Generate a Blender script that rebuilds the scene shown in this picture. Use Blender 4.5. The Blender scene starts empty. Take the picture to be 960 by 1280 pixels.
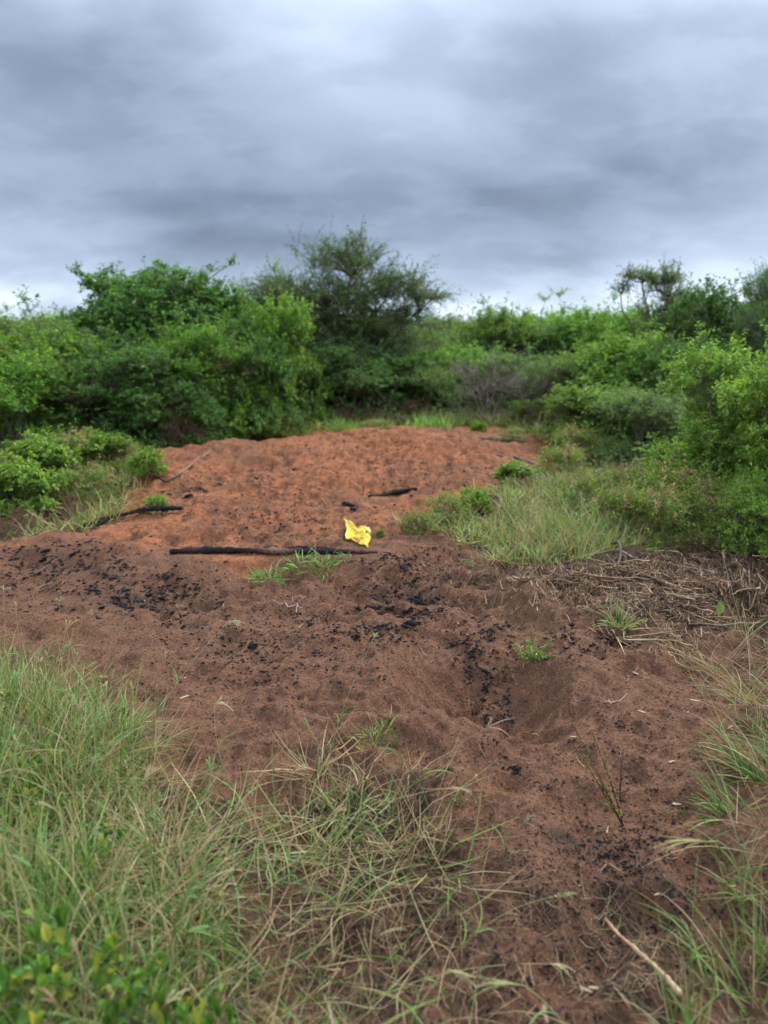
import bpy, math, random
import numpy as np
from mathutils import Vector
R_ = math.radians
random.seed(7)
rng = np.random.default_rng(11)
scene = bpy.context.scene
COL = scene.collection

# ------------------------------------------------------------------ camera
CAM_H, PITCH, FPX = 1.5, R_(12.8), 924.4          # pixel figures are those of the 960 x 1280 photograph
cam_d = bpy.data.cameras.new("camera"); cam = bpy.data.objects.new("camera", cam_d); COL.objects.link(cam)
cam.location = (0, 0, CAM_H); cam.rotation_euler = (R_(90) - PITCH, 0, 0)
cam_d.sensor_fit = 'VERTICAL'; cam_d.sensor_height = 36; cam_d.lens = 26
cam_d.clip_end = 3000; cam_d.clip_start = 0.02
cam_d.dof.use_dof = True; cam_d.dof.focus_distance = 3.4; cam_d.dof.aperture_fstop = 26 / 14.0
scene.camera = cam

# ------------------------------------------------------------------ light
scene.view_settings.view_transform = 'Standard'; scene.view_settings.look = 'None'
scene.view_settings.exposure = 1.08; scene.view_settings.gamma = 1
SUN_EL, SUN_AZ = 46, 48        # azimuth measured from +Y towards +X
sun_d = bpy.data.lights.new("sun", 'SUN'); sun = bpy.data.objects.new("sun", sun_d); COL.objects.link(sun)
sun_d.energy = 1.5; sun_d.angle = R_(10); sun_d.color = (1, .94, .86)
sv = Vector((math.sin(R_(SUN_AZ)) * math.cos(R_(SUN_EL)), math.cos(R_(SUN_AZ)) * math.cos(R_(SUN_EL)), math.sin(R_(SUN_EL))))
sun.rotation_euler = sv.to_track_quat('Z', 'Y').to_euler(); sun.location = (0, 0, 30)

world = bpy.data.worlds.new("World"); scene.world = world; world.use_nodes = True
def build_world():
    nt = world.node_tree; N = nt.nodes; L = nt.links; N.clear()
    def nd(t, **k):
        n = N.new(t)
        for a, b in k.items(): setattr(n, a, b)
        return n
    def mth(op, a, b=None, c=None, clamp=False):
        n = nd('ShaderNodeMath', operation=op); n.use_clamp = clamp
        for i, v in enumerate((a, b, c)):
            if v is None: continue
            if isinstance(v, (int, float)): n.inputs[i].default_value = v
            else: L.new(v, n.inputs[i])
        return n.outputs[0]
    out = nd('ShaderNodeOutputWorld')
    sky = nd('ShaderNodeTexSky'); sky.sky_type = 'NISHITA'; sky.sun_disc = False
    sky.sun_elevation = R_(SUN_EL); sky.sun_rotation = R_(SUN_AZ)
    b1 = nd('ShaderNodeBackground'); b1.inputs[1].default_value = 0.06; L.new(sky.outputs[0], b1.inputs[0])
    tc = nd('ShaderNodeTexCoord'); sp = nd('ShaderNodeSeparateXYZ'); L.new(tc.outputs['Generated'], sp.inputs[0])
    z = mth('MAXIMUM', sp.outputs[2], 0.0); zz = mth('ADD', z, 0.42)
    cx = mth('DIVIDE', sp.outputs[0], zz); cy = mth('DIVIDE', sp.outputs[1], zz)
    cv = nd('ShaderNodeCombineXYZ'); L.new(cx, cv.inputs[0]); L.new(cy, cv.inputs[1])
    def noise(scale, detail, rough, off, sx=1, sy=1, dist=0.0, rot=0):
        m = nd('ShaderNodeMapping'); L.new(cv.outputs[0], m.inputs[0])
        m.inputs['Location'].default_value = off; m.inputs['Scale'].default_value = (sx, sy, 1); m.inputs['Rotation'].default_value = (0, 0, R_(rot))
        n = nd('ShaderNodeTexNoise'); L.new(m.outputs[0], n.inputs['Vector'])
        n.inputs['Scale'].default_value = scale; n.inputs['Detail'].default_value = detail
        n.inputs['Roughness'].default_value = rough; n.inputs['Distortion'].default_value = dist
        return n.outputs[0]
    big = noise(1.0, 3, .45, (3.1, 1.7, 0), 1.0, .9, .15, 12)
    mid = noise(2.3, 5, .48, (8.3, 2.2, 0), .9, 1.0, .2, 25)
    fine = noise(5.5, 6, .58, (1.3, 6.2, 0), .8, 1.3, .25, 30)
    ramp = nd('ShaderNodeValToRGB'); L.new(z, ramp.inputs[0]); ramp.color_ramp.interpolation = 'B_SPLINE'
    els = [(0, .52), (.035, .56), (.07, .44), (.12, .28), (.19, .26), (.26, .33), (.36, .35), (.6, .95), (1, 1.6)]
    cr = ramp.color_ramp
    while len(cr.elements) < len(els): cr.elements.new(.5)
    for e, (p, v) in zip(cr.elements, els): e.position = p; e.color = (v, v, v, 1)
    s1 = mth('MULTIPLY', mth('SUBTRACT', big, .5), 1.5)
    def lumps(v, a, b, amp):
        n = nd('ShaderNodeMapRange'); n.interpolation_type = 'SMOOTHSTEP'; L.new(v, n.inputs[0]); n.inputs[1].default_value = a; n.inputs[2].default_value = b
        return mth('MULTIPLY', mth('SUBTRACT', n.outputs[0], .5), amp)
    s2 = lumps(mid, .32, .66, .25)
    s3 = mth('ADD', lumps(fine, .44, .58, .06), mth('MULTIPLY', mth('SUBTRACT', fine, .5), .38))
    f = mth('ADD', mth('ADD', s1, s2), mth('ADD', s3, 1.03))
    # one long dark cloud bank low on the right, one pale thin patch high ahead
    def bank(azx, el, wx, wz, amp):
        ax = mth('DIVIDE', mth('SUBTRACT', mth('DIVIDE', sp.outputs[0], mth('MAXIMUM', sp.outputs[1], .05)), azx), wx)
        az = mth('DIVIDE', mth('SUBTRACT', mth('ADD', z, mth('MULTIPLY', mth('SUBTRACT', mid, .5), .09)), el), wz)
        r2 = mth('ADD', mth('MULTIPLY', ax, ax), mth('MULTIPLY', az, az))
        return mth('MULTIPLY', mth('EXPONENT', mth('MULTIPLY', r2, -1)), amp)
    f = mth('ADD', f, bank(.28, .175, .40, .036, -.30))
    f = mth('ADD', f, bank(-.08, .335, .10, .05, .05))
    f = mth('ADD', f, bank(-.38, .30, .16, .055, -.16))
    f = mth('ADD', f, bank(.09, .040, .16, .012, .35))
    f = mth('ADD', f, bank(-.32, .05, .3, .010, .16))
    f = mth('ADD', f, bank(-.15, .13, .18, .02, -.16))
    f = mth('MAXIMUM', f, .45)
    val = mth('MULTIPLY', ramp.outputs[0], f)
    # colour: thick cloud is bluish slate, thin cloud nearly white
    cr2 = nd('ShaderNodeValToRGB'); L.new(val, cr2.inputs[0])
    c = cr2.color_ramp; c.elements[0].position = .12; c.elements[0].color = (.68, .90, 1.28, 1)
    c.elements[1].position = .60; c.elements[1].color = (.84, .97, 1.18, 1)
    vm = nd('ShaderNodeVectorMath', operation='SCALE'); L.new(cr2.outputs[0], vm.inputs[0]); L.new(val, vm.inputs['Scale'])
    b2 = nd('ShaderNodeBackground'); L.new(vm.outputs[0], b2.inputs[0]); b2.inputs[1].default_value = .88
    mx = nd('ShaderNodeMixShader'); mx.inputs[0].default_value = .94
    L.new(b1.outputs[0], mx.inputs[1]); L.new(b2.outputs[0], mx.inputs[2]); L.new(mx.outputs[0], out.inputs[0])
build_world()
cy_ = scene.cycles
cy_.max_bounces = 9; cy_.diffuse_bounces = 7; cy_.transmission_bounces = 7; cy_.glossy_bounces = 2
cy_.use_denoising = True; cy_.use_adaptive_sampling = True; cy_.adaptive_threshold = .02
cy_.sample_clamp_indirect = 6

# ------------------------------------------------------------------ noise in numpy
def _hash(ix, iy, seed):
    h = (ix.astype(np.int64) * 374761393 + iy.astype(np.int64) * 668265263 + seed * 1442695041) & 0xffffffff
    h = ((h ^ (h >> 13)) * 1274126177) & 0xffffffff
    h = ((h ^ (h >> 16)) * 2246822519) & 0xffffffff
    return ((h ^ (h >> 15)) & 0xffffff) / float(0x1000000)
def vnoise(x, y, seed=0):
    ix = np.floor(x); iy = np.floor(y); fx = x - ix; fy = y - iy
    u = fx * fx * fx * (fx * (fx * 6 - 15) + 10); v = fy * fy * fy * (fy * (fy * 6 - 15) + 10)
    a = _hash(ix, iy, seed); b = _hash(ix + 1, iy, seed); c = _hash(ix, iy + 1, seed); d = _hash(ix + 1, iy + 1, seed)
    return (a + (b - a) * u) * (1 - v) + (c + (d - c) * u) * v - .5
def fbm(x, y, seed=0, o=4):
    s = 0; a = 1.0; t = 0
    for k in range(o):
        s = s + a * vnoise(x * 2 ** k + k * 17.3, y * 2 ** k - k * 9.1, seed + k); t += a; a *= .5
    return s / t * 2
def worley(x, y, seed=0):
    ix = np.floor(x); iy = np.floor(y); best = np.full(x.shape, 9.0)
    for dx in (-1, 0, 1):
        for dy in (-1, 0, 1):
            px = ix + dx + _hash(ix + dx, iy + dy, seed); py = iy + dy + _hash(ix + dx, iy + dy, seed + 5)
            best = np.minimum(best, (px - x) ** 2 + (py - y) ** 2)
    return np.sqrt(best)
def sstep(a, b, x):
    t = np.clip((x - a) / (b - a), 0, 1); return t * t * (3 - 2 * t)

# ------------------------------------------------------------------ where a pixel of the photo meets the ground
CP, SP = math.cos(PITCH), math.sin(PITCH)
def ray(px, py):
    u = (np.asarray(px, float) - 480) / FPX; v = (640 - np.asarray(py, float)) / FPX
    return u, CP + v * SP, -SP + v * CP
def flat(px, py):
    dx, dy, dz = ray(px, py); t = CAM_H / -dz
    return dx * t, dy * t
def at(px, py):
    px = np.atleast_1d(np.asarray(px, float)); py = np.atleast_1d(np.asarray(py, float))
    dx, dy, dz = ray(px, py); t = CAM_H / -dz
    for _ in range(7): t = .35 * t + .65 * (H(dx * t, dy * t) - CAM_H) / dz
    x, y = dx * t, dy * t
    return np.stack([x, y, H(x, y)], -1)
def at1(px, py): return Vector(at(px, py)[0])
def on_ray(px, py, y):
    """the point at distance y ahead that is seen at that pixel"""
    dx, dy, dz = ray(px, py); t = y / dy
    return Vector((float(dx * t), y, float(CAM_H + dz * t)))

# hummocks and hollows: pixel of the centre, radius across and in depth (m), height (m)
BUMPS = [(622, 866, .30, .32, -.32), (555, 850, .20, .22, -.12), (650, 830, .16, .16, -.06), (560, 905, .2, .13, -.05),
         (455, 862, .24, .2, .11), (505, 835, .13, .16, .06), (705, 838, .14, .15, .07), (600, 928, .24, .08, .05), (520, 935, .40, .16, .06), (700, 870, .26, .3, .05),
         (500, 800, .3, .2, .04), (600, 960, .5, .3, .05), (350, 800, .4, .25, .05), (250, 830, .3, .25, .04),
         (760, 790, .5, .4, .10), (800, 730, .6, .4, .12), (690, 760, .3, .3, .05), (900, 860, .4, .3, .06),
         (540, 700, .22, .2, -.10), (650, 745, .3, .25, .04), (300, 668, .35, .25, .11), (345, 662, .3, .4, -.09),
         (235, 712, .28, .2, .05), (60, 700, .7, .5, .14), (180, 745, .35, .25, -.05), (110, 665, .5, .4, .05),
         (230, 600, .6, .7, .12), (330, 575, 1.1, .9, .20), (470, 560, 1.3, 1.3, .26), (560, 575, 1.0, 1.0, .16), (600, 545, 1.2, 1.2, .10),
         (420, 625, .5, .4, -.06), (330, 625, .4, .3, -.06), (780, 640, .9, .8, .10), (60, 600, 1.0, 1.0, .12),
         (880, 1150, .3, .2, -.06), (760, 1100, .25, .2, -.03), (600, 1150, .35, .25, .03), (150, 1000, .6, .5, .05)]
_B = []
LIES = [tuple(float(q) for q in (*flat(a, b), *flat(c, d), w)) for a, b, c, d, w in ((205, 697, 480, 697, .16), (77, 660, 228, 640, .10), (459, 622, 524, 613, .10))]
for px, py, rx, ry, hh in BUMPS:
    fx, fy = flat(px, py); _B.append((float(fx), float(fy), rx, ry, hh))
def H(x, y):
    x = np.asarray(x, float); y = np.asarray(y, float)
    w = 1 / (1 + (np.maximum(y, 0) / 16) ** 4)
    h = fbm(x * .35, y * .35, 3, 2) * .07 + fbm(x * 1.3, y * 1.3, 21, 3) * .10 * w
    for bx, by, rx, ry, hh in _B:
        wx = fbm(x * 2.2 + bx, y * 2.2, 77, 2) * .12
        h = h + hh * np.exp(-(((x - bx + wx) / rx) ** 2 + ((y - by + wx) / ry) ** 2))
    low = h - .012
    open_ = sstep(-3.6, -2.4, x) * (1 - sstep(2.6, 3.6, x))
    k = worley(x * 4.3 + fbm(x * 3, y * 3, 5, 2) * .8, y * 4.6, 9)
    ptch = sstep(-.35, .45, fbm(x * .9 + 4, y * .9, 91, 2))
    h = h + (sstep(.0, .75, k) - .6) * (.038 + .062 * ptch) * open_ * w
    k2 = worley(x * 12 + fbm(x * 7, y * 7, 6, 2) * .7, y * 12, 19)
    h = h + (sstep(0, .7, k2) - .6) * .024 * open_ * w * (.5 + .8 * sstep(-.3, .5, fbm(x * 1.1, y * 1.1, 31, 2)))
    h = h + fbm(x * 11, y * 11, 40, 4) * (.016 + .030 * sstep(-.2, .5, fbm(x * 1.7, y * 1.7, 93, 2))) + np.abs(fbm(x * 2.3, y * 2.3, 44, 4)) * .075 - .02 * w
    for (xa, ya, xb, yb, wl) in LIES:            # soil lies level where a log rests
        tt = np.clip(((x - xa) * (xb - xa) + (y - ya) * (yb - ya)) / ((xb - xa) ** 2 + (yb - ya) ** 2), 0, 1)
        m = .85 * np.exp(-(((x - xa - tt * (xb - xa)) ** 2 + (y - ya - tt * (yb - ya)) ** 2) / wl ** 2) ** 1.5); h = h * (1 - m) + (low if wl < .15 else .035) * m
    return h

# ------------------------------------------------------------------ mesh and object helpers
def put(name, mesh, parent=None):
    o = bpy.data.objects.new(name, mesh); COL.objects.link(o)
    if parent is not None: o.parent = parent
    return o
def tag(o, label=None, cat=None, group=None, kind=None):
    if label: o['label'] = label
    if cat: o['category'] = cat
    if group: o['group'] = group
    if kind: o['kind'] = kind
    return o
def empty(name, loc, rz=0.0):
    o = bpy.data.objects.new(name, None); COL.objects.link(o); o.location = loc; o.rotation_euler = (0, 0, rz); o.empty_display_size = .1
    return o
def kids(o): return [c for c in COL.objects if c.parent is o]
def copy_tree(o, src_kids):
    c = o.copy(); COL.objects.link(c)
    for k in src_kids:
        d = k.copy(); COL.objects.link(d); d.parent = c
    return c
class MB:
    """collects vertices, faces and a per-vertex colour; build() makes one mesh object"""
    def __init__(s): s.V = []; s.F = []; s.C = []; s.n = 0
    def add(s, V, F, C=(1, 1, 1)):
        V = np.asarray(V, float).reshape(-1, 3); F = np.asarray(F, np.int64)
        C = np.asarray(C, float)
        if C.ndim == 1: C = np.tile(C, (len(V), 1))
        s.V.append(V); s.F.append(F + s.n); s.C.append(C); s.n += len(V)
    def mesh(s, name, mat, smooth=False):
        V = np.concatenate(s.V); C = np.concatenate(s.C)
        me = bpy.data.meshes.new(name)
        me.vertices.add(len(V)); me.vertices.foreach_set('co', V.astype(np.float32).ravel())
        nf = sum(len(f) for f in s.F); tot = np.concatenate([np.full(len(f), f.shape[1]) for f in s.F])
        idx = np.concatenate([f.ravel() for f in s.F]); st = np.concatenate([[0], np.cumsum(tot)[:-1]])
        me.loops.add(len(idx)); me.loops.foreach_set('vertex_index', idx.astype(np.int32))
        me.polygons.add(nf); me.polygons.foreach_set('loop_start', st.astype(np.int32)); me.polygons.foreach_set('loop_total', tot.astype(np.int32))
        if smooth: me.polygons.foreach_set('use_smooth', np.ones(nf, bool))
        ca = me.color_attributes.new('tint', 'FLOAT_COLOR', 'POINT')
        ca.data.foreach_set('color', np.concatenate([C, np.ones((len(C), 1))], 1).astype(np.float32).ravel())
        me.update(calc_edges=True); me.validate()
        if mat: me.materials.append(mat)
        return me
    def build(s, name, mat, parent=None, smooth=False):
        return put(name, s.mesh(name, mat, smooth), parent)
def nrm(v): return v / np.maximum(np.linalg.norm(v, axis=-1, keepdims=True), 1e-9)
def tube(mb, P, rad, sides=5, col=(1, 1, 1), cap=True, jitter=0.0, rg=None):
    """a tube along a polyline, radius per point"""
    P = np.asarray(P, float); n = len(P); rad = np.broadcast_to(np.asarray(rad, float), (n,))
    T = nrm(np.gradient(P, axis=0)); up = np.array([0, 0, 1.0]) if abs(T[0, 2]) < .9 else np.array([1.0, 0, 0])
    A = nrm(np.cross(T, up)); B = np.cross(T, A)
    th = np.arange(sides) / sides * 2 * math.pi
    rr = rad[:, None] * np.ones((n, sides))
    if jitter: rr = rr * (1 + (rg or rng).uniform(-jitter, jitter, (n, sides)))
    V = P[:, None] + rr[..., None] * (np.cos(th)[None, :, None] * A[:, None] + np.sin(th)[None, :, None] * B[:, None])
    i = np.arange(n - 1)[:, None] * sides; j = np.arange(sides)[None]; j2 = (j + 1) % sides
    F = np.stack([i + j, i + j2, i + sides + j2, i + sides + j], -1).reshape(-1, 4)
    c = np.asarray(col, float)
    if c.ndim == 2: c = np.repeat(c, sides, 0)
    base = mb.n; mb.add(V, F, c)
    if cap:
        for end in (0, n - 1):
            k = base + end * sides + np.arange(sides)
            if end: mb.F.append(k[None])
            else: mb.F.append(k[::-1][None])
def bez(a, b, c, n=8):
    t = np.linspace(0, 1, n)[:, None]; a, b, c = (np.asarray(q, float) for q in (a, b, c))
    return (1 - t) ** 2 * a + 2 * t * (1 - t) * b + t * t * c

# ------------------------------------------------------------------ materials
def mat_base(name):
    m = bpy.data.materials.new(name); m.use_nodes = True; nt = m.node_tree; nt.nodes.clear(); return m, nt
def leaf_mat(name, transl=.35, rough=.5, var=.25, spec=.3):
    m, nt = mat_base(name); N = nt.nodes; L = nt.links
    out = N.new('ShaderNodeOutputMaterial'); pr = N.new('ShaderNodeBsdfPrincipled'); tr = N.new('ShaderNodeBsdfTranslucent'); mx = N.new('ShaderNodeMixShader')
    at_ = N.new('ShaderNodeAttribute'); at_.attribute_name = 'tint'
    oi = N.new('ShaderNodeObjectInfo'); mr = N.new('ShaderNodeMapRange'); L.new(oi.outputs['Random'], mr.inputs[0])
    mr.inputs[3].default_value = 1 - var; mr.inputs[4].default_value = 1 + var
    hs = N.new('ShaderNodeHueSaturation'); L.new(at_.outputs['Color'], hs.inputs['Color']); L.new(mr.outputs[0], hs.inputs['Value'])
    mh = N.new('ShaderNodeMapRange'); mul = N.new('ShaderNodeMath'); mul.operation = 'MULTIPLY'; mul.inputs[1].default_value = 7.31
    fr = N.new('ShaderNodeMath'); fr.operation = 'FRACT'; L.new(oi.outputs['Random'], mul.inputs[0]); L.new(mul.outputs[0], fr.inputs[0]); L.new(fr.outputs[0], mh.inputs[0])
    mh.inputs[3].default_value = .5 - var * .045; mh.inputs[4].default_value = .5 + var * .045; L.new(mh.outputs[0], hs.inputs['Hue'])
    pr.inputs['Roughness'].default_value = rough; pr.inputs['Specular IOR Level'].default_value = spec
    L.new(hs.outputs[0], pr.inputs['Base Color'])
    tg = N.new('ShaderNodeMix'); tg.data_type = 'RGBA'; tg.blend_type = 'MULTIPLY'; tg.inputs[0].default_value = 1
    L.new(hs.outputs[0], tg.inputs[6]); tg.inputs[7].default_value = (1.35, 1.45, .7, 1)
    L.new(tg.outputs[2], tr.inputs['Color']); mx.inputs[0].default_value = transl
    L.new(pr.outputs[0], mx.inputs[1]); L.new(tr.outputs[0], mx.inputs[2]); L.new(mx.outputs[0], out.inputs[0])
    return m
def solid_mat(name, rough=.8, scale=40, amp=.35, bump=.4, dist=.004, spec=.3, stretch=(1, 1, 1)):
    """tint attribute broken up by noise, with a bump"""
    m, nt = mat_base(name); N = nt.nodes; L = nt.links
    out = N.new('ShaderNodeOutputMaterial'); pr = N.new('ShaderNodeBsdfPrincipled')
    at_ = N.new('ShaderNodeAttribute'); at_.attribute_name = 'tint'
    tc = N.new('ShaderNodeTexCoord'); mp = N.new('ShaderNodeMapping'); mp.inputs['Scale'].default_value = stretch; L.new(tc.outputs['Object'], mp.inputs[0])
    no = N.new('ShaderNodeTexNoise'); no.inputs['Scale'].default_value = scale; no.inputs['Detail'].default_value = 5; L.new(mp.outputs[0], no.inputs['Vector'])
    mr = N.new('ShaderNodeMapRange'); L.new(no.outputs[0], mr.inputs[0]); mr.inputs[1].default_value = .3; mr.inputs[2].default_value = .7
    mr.inputs[3].default_value = 1 - amp; mr.inputs[4].default_value = 1 + amp
    hs = N.new('ShaderNodeHueSaturation'); L.new(at_.outputs['Color'], hs.inputs['Color']); L.new(mr.outputs[0], hs.inputs['Value']); L.new(hs.outputs[0], pr.inputs['Base Color'])
    bp = N.new('ShaderNodeBump'); bp.inputs['Strength'].default_value = bump; bp.inputs['Distance'].default_value = dist
    L.new(no.outputs[0], bp.inputs['Height']); L.new(bp.outputs[0], pr.inputs['Normal'])
    pr.inputs['Roughness'].default_value = rough; pr.inputs['Specular IOR Level'].default_value = spec
    L.new(pr.outputs[0], out.inputs[0]); return m
M_LEAF = leaf_mat('bush_leaf', .42, .48, .22, .3)
M_GRASS = leaf_mat('grass_blade', .22, .55, .05, .25)
M_HERB = leaf_mat('herb_leaf', .38, .45, .10, .35)
M_WOOD = solid_mat('bark', .85, 30, .35, .6, .006)
M_TWIG = solid_mat('dry_wood', .8, 60, .3, .5, .002, stretch=(1, 1, 1))
M_CHAR = solid_mat('charcoal', .88, 55, .55, 1.0, .010, .18)

def ground_material():
    m, nt = mat_base('bare_soil'); N = nt.nodes; L = nt.links
    def nd(t, **k):
        n = N.new(t)
        for a, b in k.items(): setattr(n, a, b)
        return n
    out = nd('ShaderNodeOutputMaterial'); pr = nd('ShaderNodeBsdfPrincipled'); tc = nd('ShaderNodeTexCoord')
    def noise(s, d=5, r=.6, v=False):
        n = nd('ShaderNodeTexNoise'); n.inputs['Scale'].default_value = s; n.inputs['Detail'].default_value = d; n.inputs['Roughness'].default_value = r
        L.new(tc.outputs['Object'], n.inputs['Vector']); return n.outputs[0]
    def mrange(v, a, b, c, d):
        n = nd('ShaderNodeMapRange'); L.new(v, n.inputs[0])
        for i, q in zip((1, 2, 3, 4), (a, b, c, d)): n.inputs[i].default_value = q
        return n.outputs[0]
    def mth(op, a, b, clamp=False):
        n = nd('ShaderNodeMath', operation=op); n.use_clamp = clamp
        for i, v in enumerate((a, b)):
            if isinstance(v, (int, float)): n.inputs[i].default_value = v
            else: L.new(v, n.inputs[i])
        return n.outputs[0]
    def mix(f, a, b, blend='MIX'):
        n = nd('ShaderNodeMix', data_type='RGBA', blend_type=blend)
        for i, v in ((0, f), (6, a), (7, b)):
            if isinstance(v, tuple): n.inputs[i].default_value = v + (1,) if len(v) == 3 else v
            elif isinstance(v, (int, float)): n.inputs[i].default_value = v
            else: L.new(v, n.inputs[i])
        return n.outputs[2]
    a = nd('ShaderNodeAttribute'); a.attribute_name = 'tint'; sp = nd('ShaderNodeSeparateColor'); L.new(a.outputs['Color'], sp.inputs[0])
    n_big = noise(1.6, 4); n_mid = noise(9, 6, .65); n_fine = noise(70, 4, .7); n_grit = noise(260, 2, .6)
    org = mth('ADD', sp.outputs[0], mth('ADD', mth('MULTIPLY', mth('SUBTRACT', n_mid, .5), 1.5), mth('MULTIPLY', mth('SUBTRACT', n_big, .5), 1.1))); org = mrange(org, .30, .85, 0, 1)
    brown = mix(mrange(n_mid, .35, .65, 0, 1), (.126, .062, .034), (.195, .097, .055))
    brown = mix(mrange(n_fine, .5, .75, 0, .5), brown, (.25, .140, .088))
    orange = mix(mrange(n_mid, .35, .65, 0, 1), (.19, .075, .036), (.40, .155, .066))
    base = mix(org, brown, orange)
    # dark ash and burnt soil
    ash = mth('ADD', sp.outputs[1], mth('ADD', mth('MULTIPLY', mth('SUBTRACT', n_mid, .5), 2.0), mth('MULTIPLY', mth('SUBTRACT', n_fine, .5), 1.4))); ash = mrange(ash, .40, .95, 0, .8)
    base = mix(ash, base, (.030, .024, .022))
    # leaf litter and humus under grass and bushes, painted shade under the left grass
    lit_dark = mth('ADD', sp.outputs[2], mth('MULTIPLY', mth('SUBTRACT', n_mid, .5), .9)); lit_dark = mrange(lit_dark, .35, .75, 0, 1)
    lit_dark_c = mix(mrange(n_fine, .4, .62, 0, 1), (.032, .020, .013), (.095, .055, .031))
    base = mix(lit_dark, base, lit_dark_c)
    base = mix(1.0, base, mix(mrange(n_fine, .32, .68, 0, 1), (.70, .68, .66), (1.28, 1.28, 1.28)), 'MULTIPLY')
    # dark specks of charcoal dust, scattered everywhere
    vo = nd('ShaderNodeTexVoronoi'); vo.inputs['Scale'].default_value = 46; L.new(tc.outputs['Object'], vo.inputs['Vector'])
    spk = mth('MULTIPLY', mrange(vo.outputs['Distance'], .16, .30, 1, 0), mrange(n_mid, .42, .58, 0, .85))
    base = mix(spk, base, (.030, .024, .024))
    base = mix(mrange(n_grit, .3, .7, 0, 1), mix(1.0, base, (.68, .68, .68), 'MULTIPLY'), mix(1.0, base, (1.3, 1.3, 1.3), 'MULTIPLY'))
    L.new(base, pr.inputs['Base Color']); pr.inputs['Roughness'].default_value = .92; pr.inputs['Specular IOR Level'].default_value = .2
    hgt = mth('ADD', mth('MULTIPLY', n_fine, .55), mth('ADD', mth('MULTIPLY', n_grit, .22), mth('MULTIPLY', n_mid, 1.2)))
    bp = nd('ShaderNodeBump'); bp.inputs['Strength'].default_value = .75; bp.inputs['Distance'].default_value = .036
    L.new(hgt, bp.inputs['Height']); L.new(bp.outputs[0], pr.inputs['Normal']); L.new(pr.outputs[0], out.inputs[0])
    return m

# ------------------------------------------------------------------ the ground: one sheet out to the horizon
def poly_in(px, py, P):
    inside = np.zeros(px.shape, bool); n = len(P)
    for i in range(n):
        x1, y1 = P[i]; x2, y2 = P[(i + 1) % n]
        c = ((y1 > py) != (y2 > py)) & (px < (x2 - x1) * (py - y1) / (y2 - y1 + 1e-12) + x1)
        inside ^= c
    return inside
def to_world(P): return [tuple(float(q) for q in flat(a, b)) for a, b in P]
# where grass roots (photo pixels on flat ground)
GR_LEFT = to_world([(-120, 850), (40, 850), (120, 890), (180, 960), (235, 1010), (330, 1030), (430, 1010), (520, 1010), (570, 1080), (575, 1160), (560, 1330), (480, 1500), (-200, 1500)])
GR_DENSE = to_world([(-120, 850), (40, 850), (110, 890), (170, 960), (215, 1040), (260, 1180), (240, 1500), (-260, 1500)])
GR_MID = to_world([(492, 665), (555, 640), (600, 612), (700, 590), (820, 560), (1050, 600), (1050, 690), (930, 700), (860, 690), (700, 715), (625, 705), (600, 680)])
GR_FINE = to_world([(600, 690), (640, 640), (700, 605), (830, 600), (880, 640), (850, 680), (720, 712), (640, 712)])
GR_WEED = to_world([(-150, 540), (100, 545), (180, 575), (195, 600), (150, 640), (90, 668), (-150, 680)])
GR_EDGE = to_world([(-200, 520), (150, 548), (260, 556), (290, 546), (410, 539), (540, 536), (640, 540), (700, 575), (760, 590), (900, 545), (1100, 520), (1100, 505), (-200, 505)])
GR_RIGHT = to_world([(900, 800), (1100, 760), (1150, 1500), (820, 1500), (850, 1300), (860, 1230), (915, 1120), (890, 1060), (890, 990), (930, 960), (920, 880)])
HEAP = to_world([(610, 722), (700, 700), (960, 695), (1040, 790), (860, 800), (760, 770), (680, 742)])
def near_mask(x, y, P, soft, seed):
    """1 inside the outline, with a wandering edge"""
    wx = fbm(x / soft, y / soft, seed, 3) * soft * .7; wy = fbm(x / soft + 9, y / soft, seed + 3, 3) * soft * .7
    return poly_in(x + wx, y + wy, P).astype(float)
ASH = [(190, 745, .42, .25, .9), (100, 700, .6, .25, .55), (340, 658, .25, .25, .6), (510, 735, .35, .35, .7), (500, 765, .25, .2, .55),
       (600, 820, .12, .2, .7), (625, 880, .10, .25, .6), (300, 780, .5, .3, .3), (400, 800, .5, .3, .3), (760, 1075, .22, .14, .85),
       (830, 1130, .25, .14, .75), (640, 1220, .4, .14, .6), (880, 1200, .3, .2, .8), (700, 1250, .35, .1, .8), (760, 1180, .25, .1, .5), (470, 1130, .3, .2, .4), (300, 590, .8, .3, .45),
       (240, 580, .5, .5, .45), (500, 615, .6, .2, .4), (430, 560, .9, .7, .35), (560, 600, .4, .4, .35), (380, 655, .35, .2, .4), (560, 690, .2, .15, .35)]
ASHW = [(float(flat(a, b)[0]), float(flat(a, b)[1]), c, d, e) for a, b, c, d, e in ASH]
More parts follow.
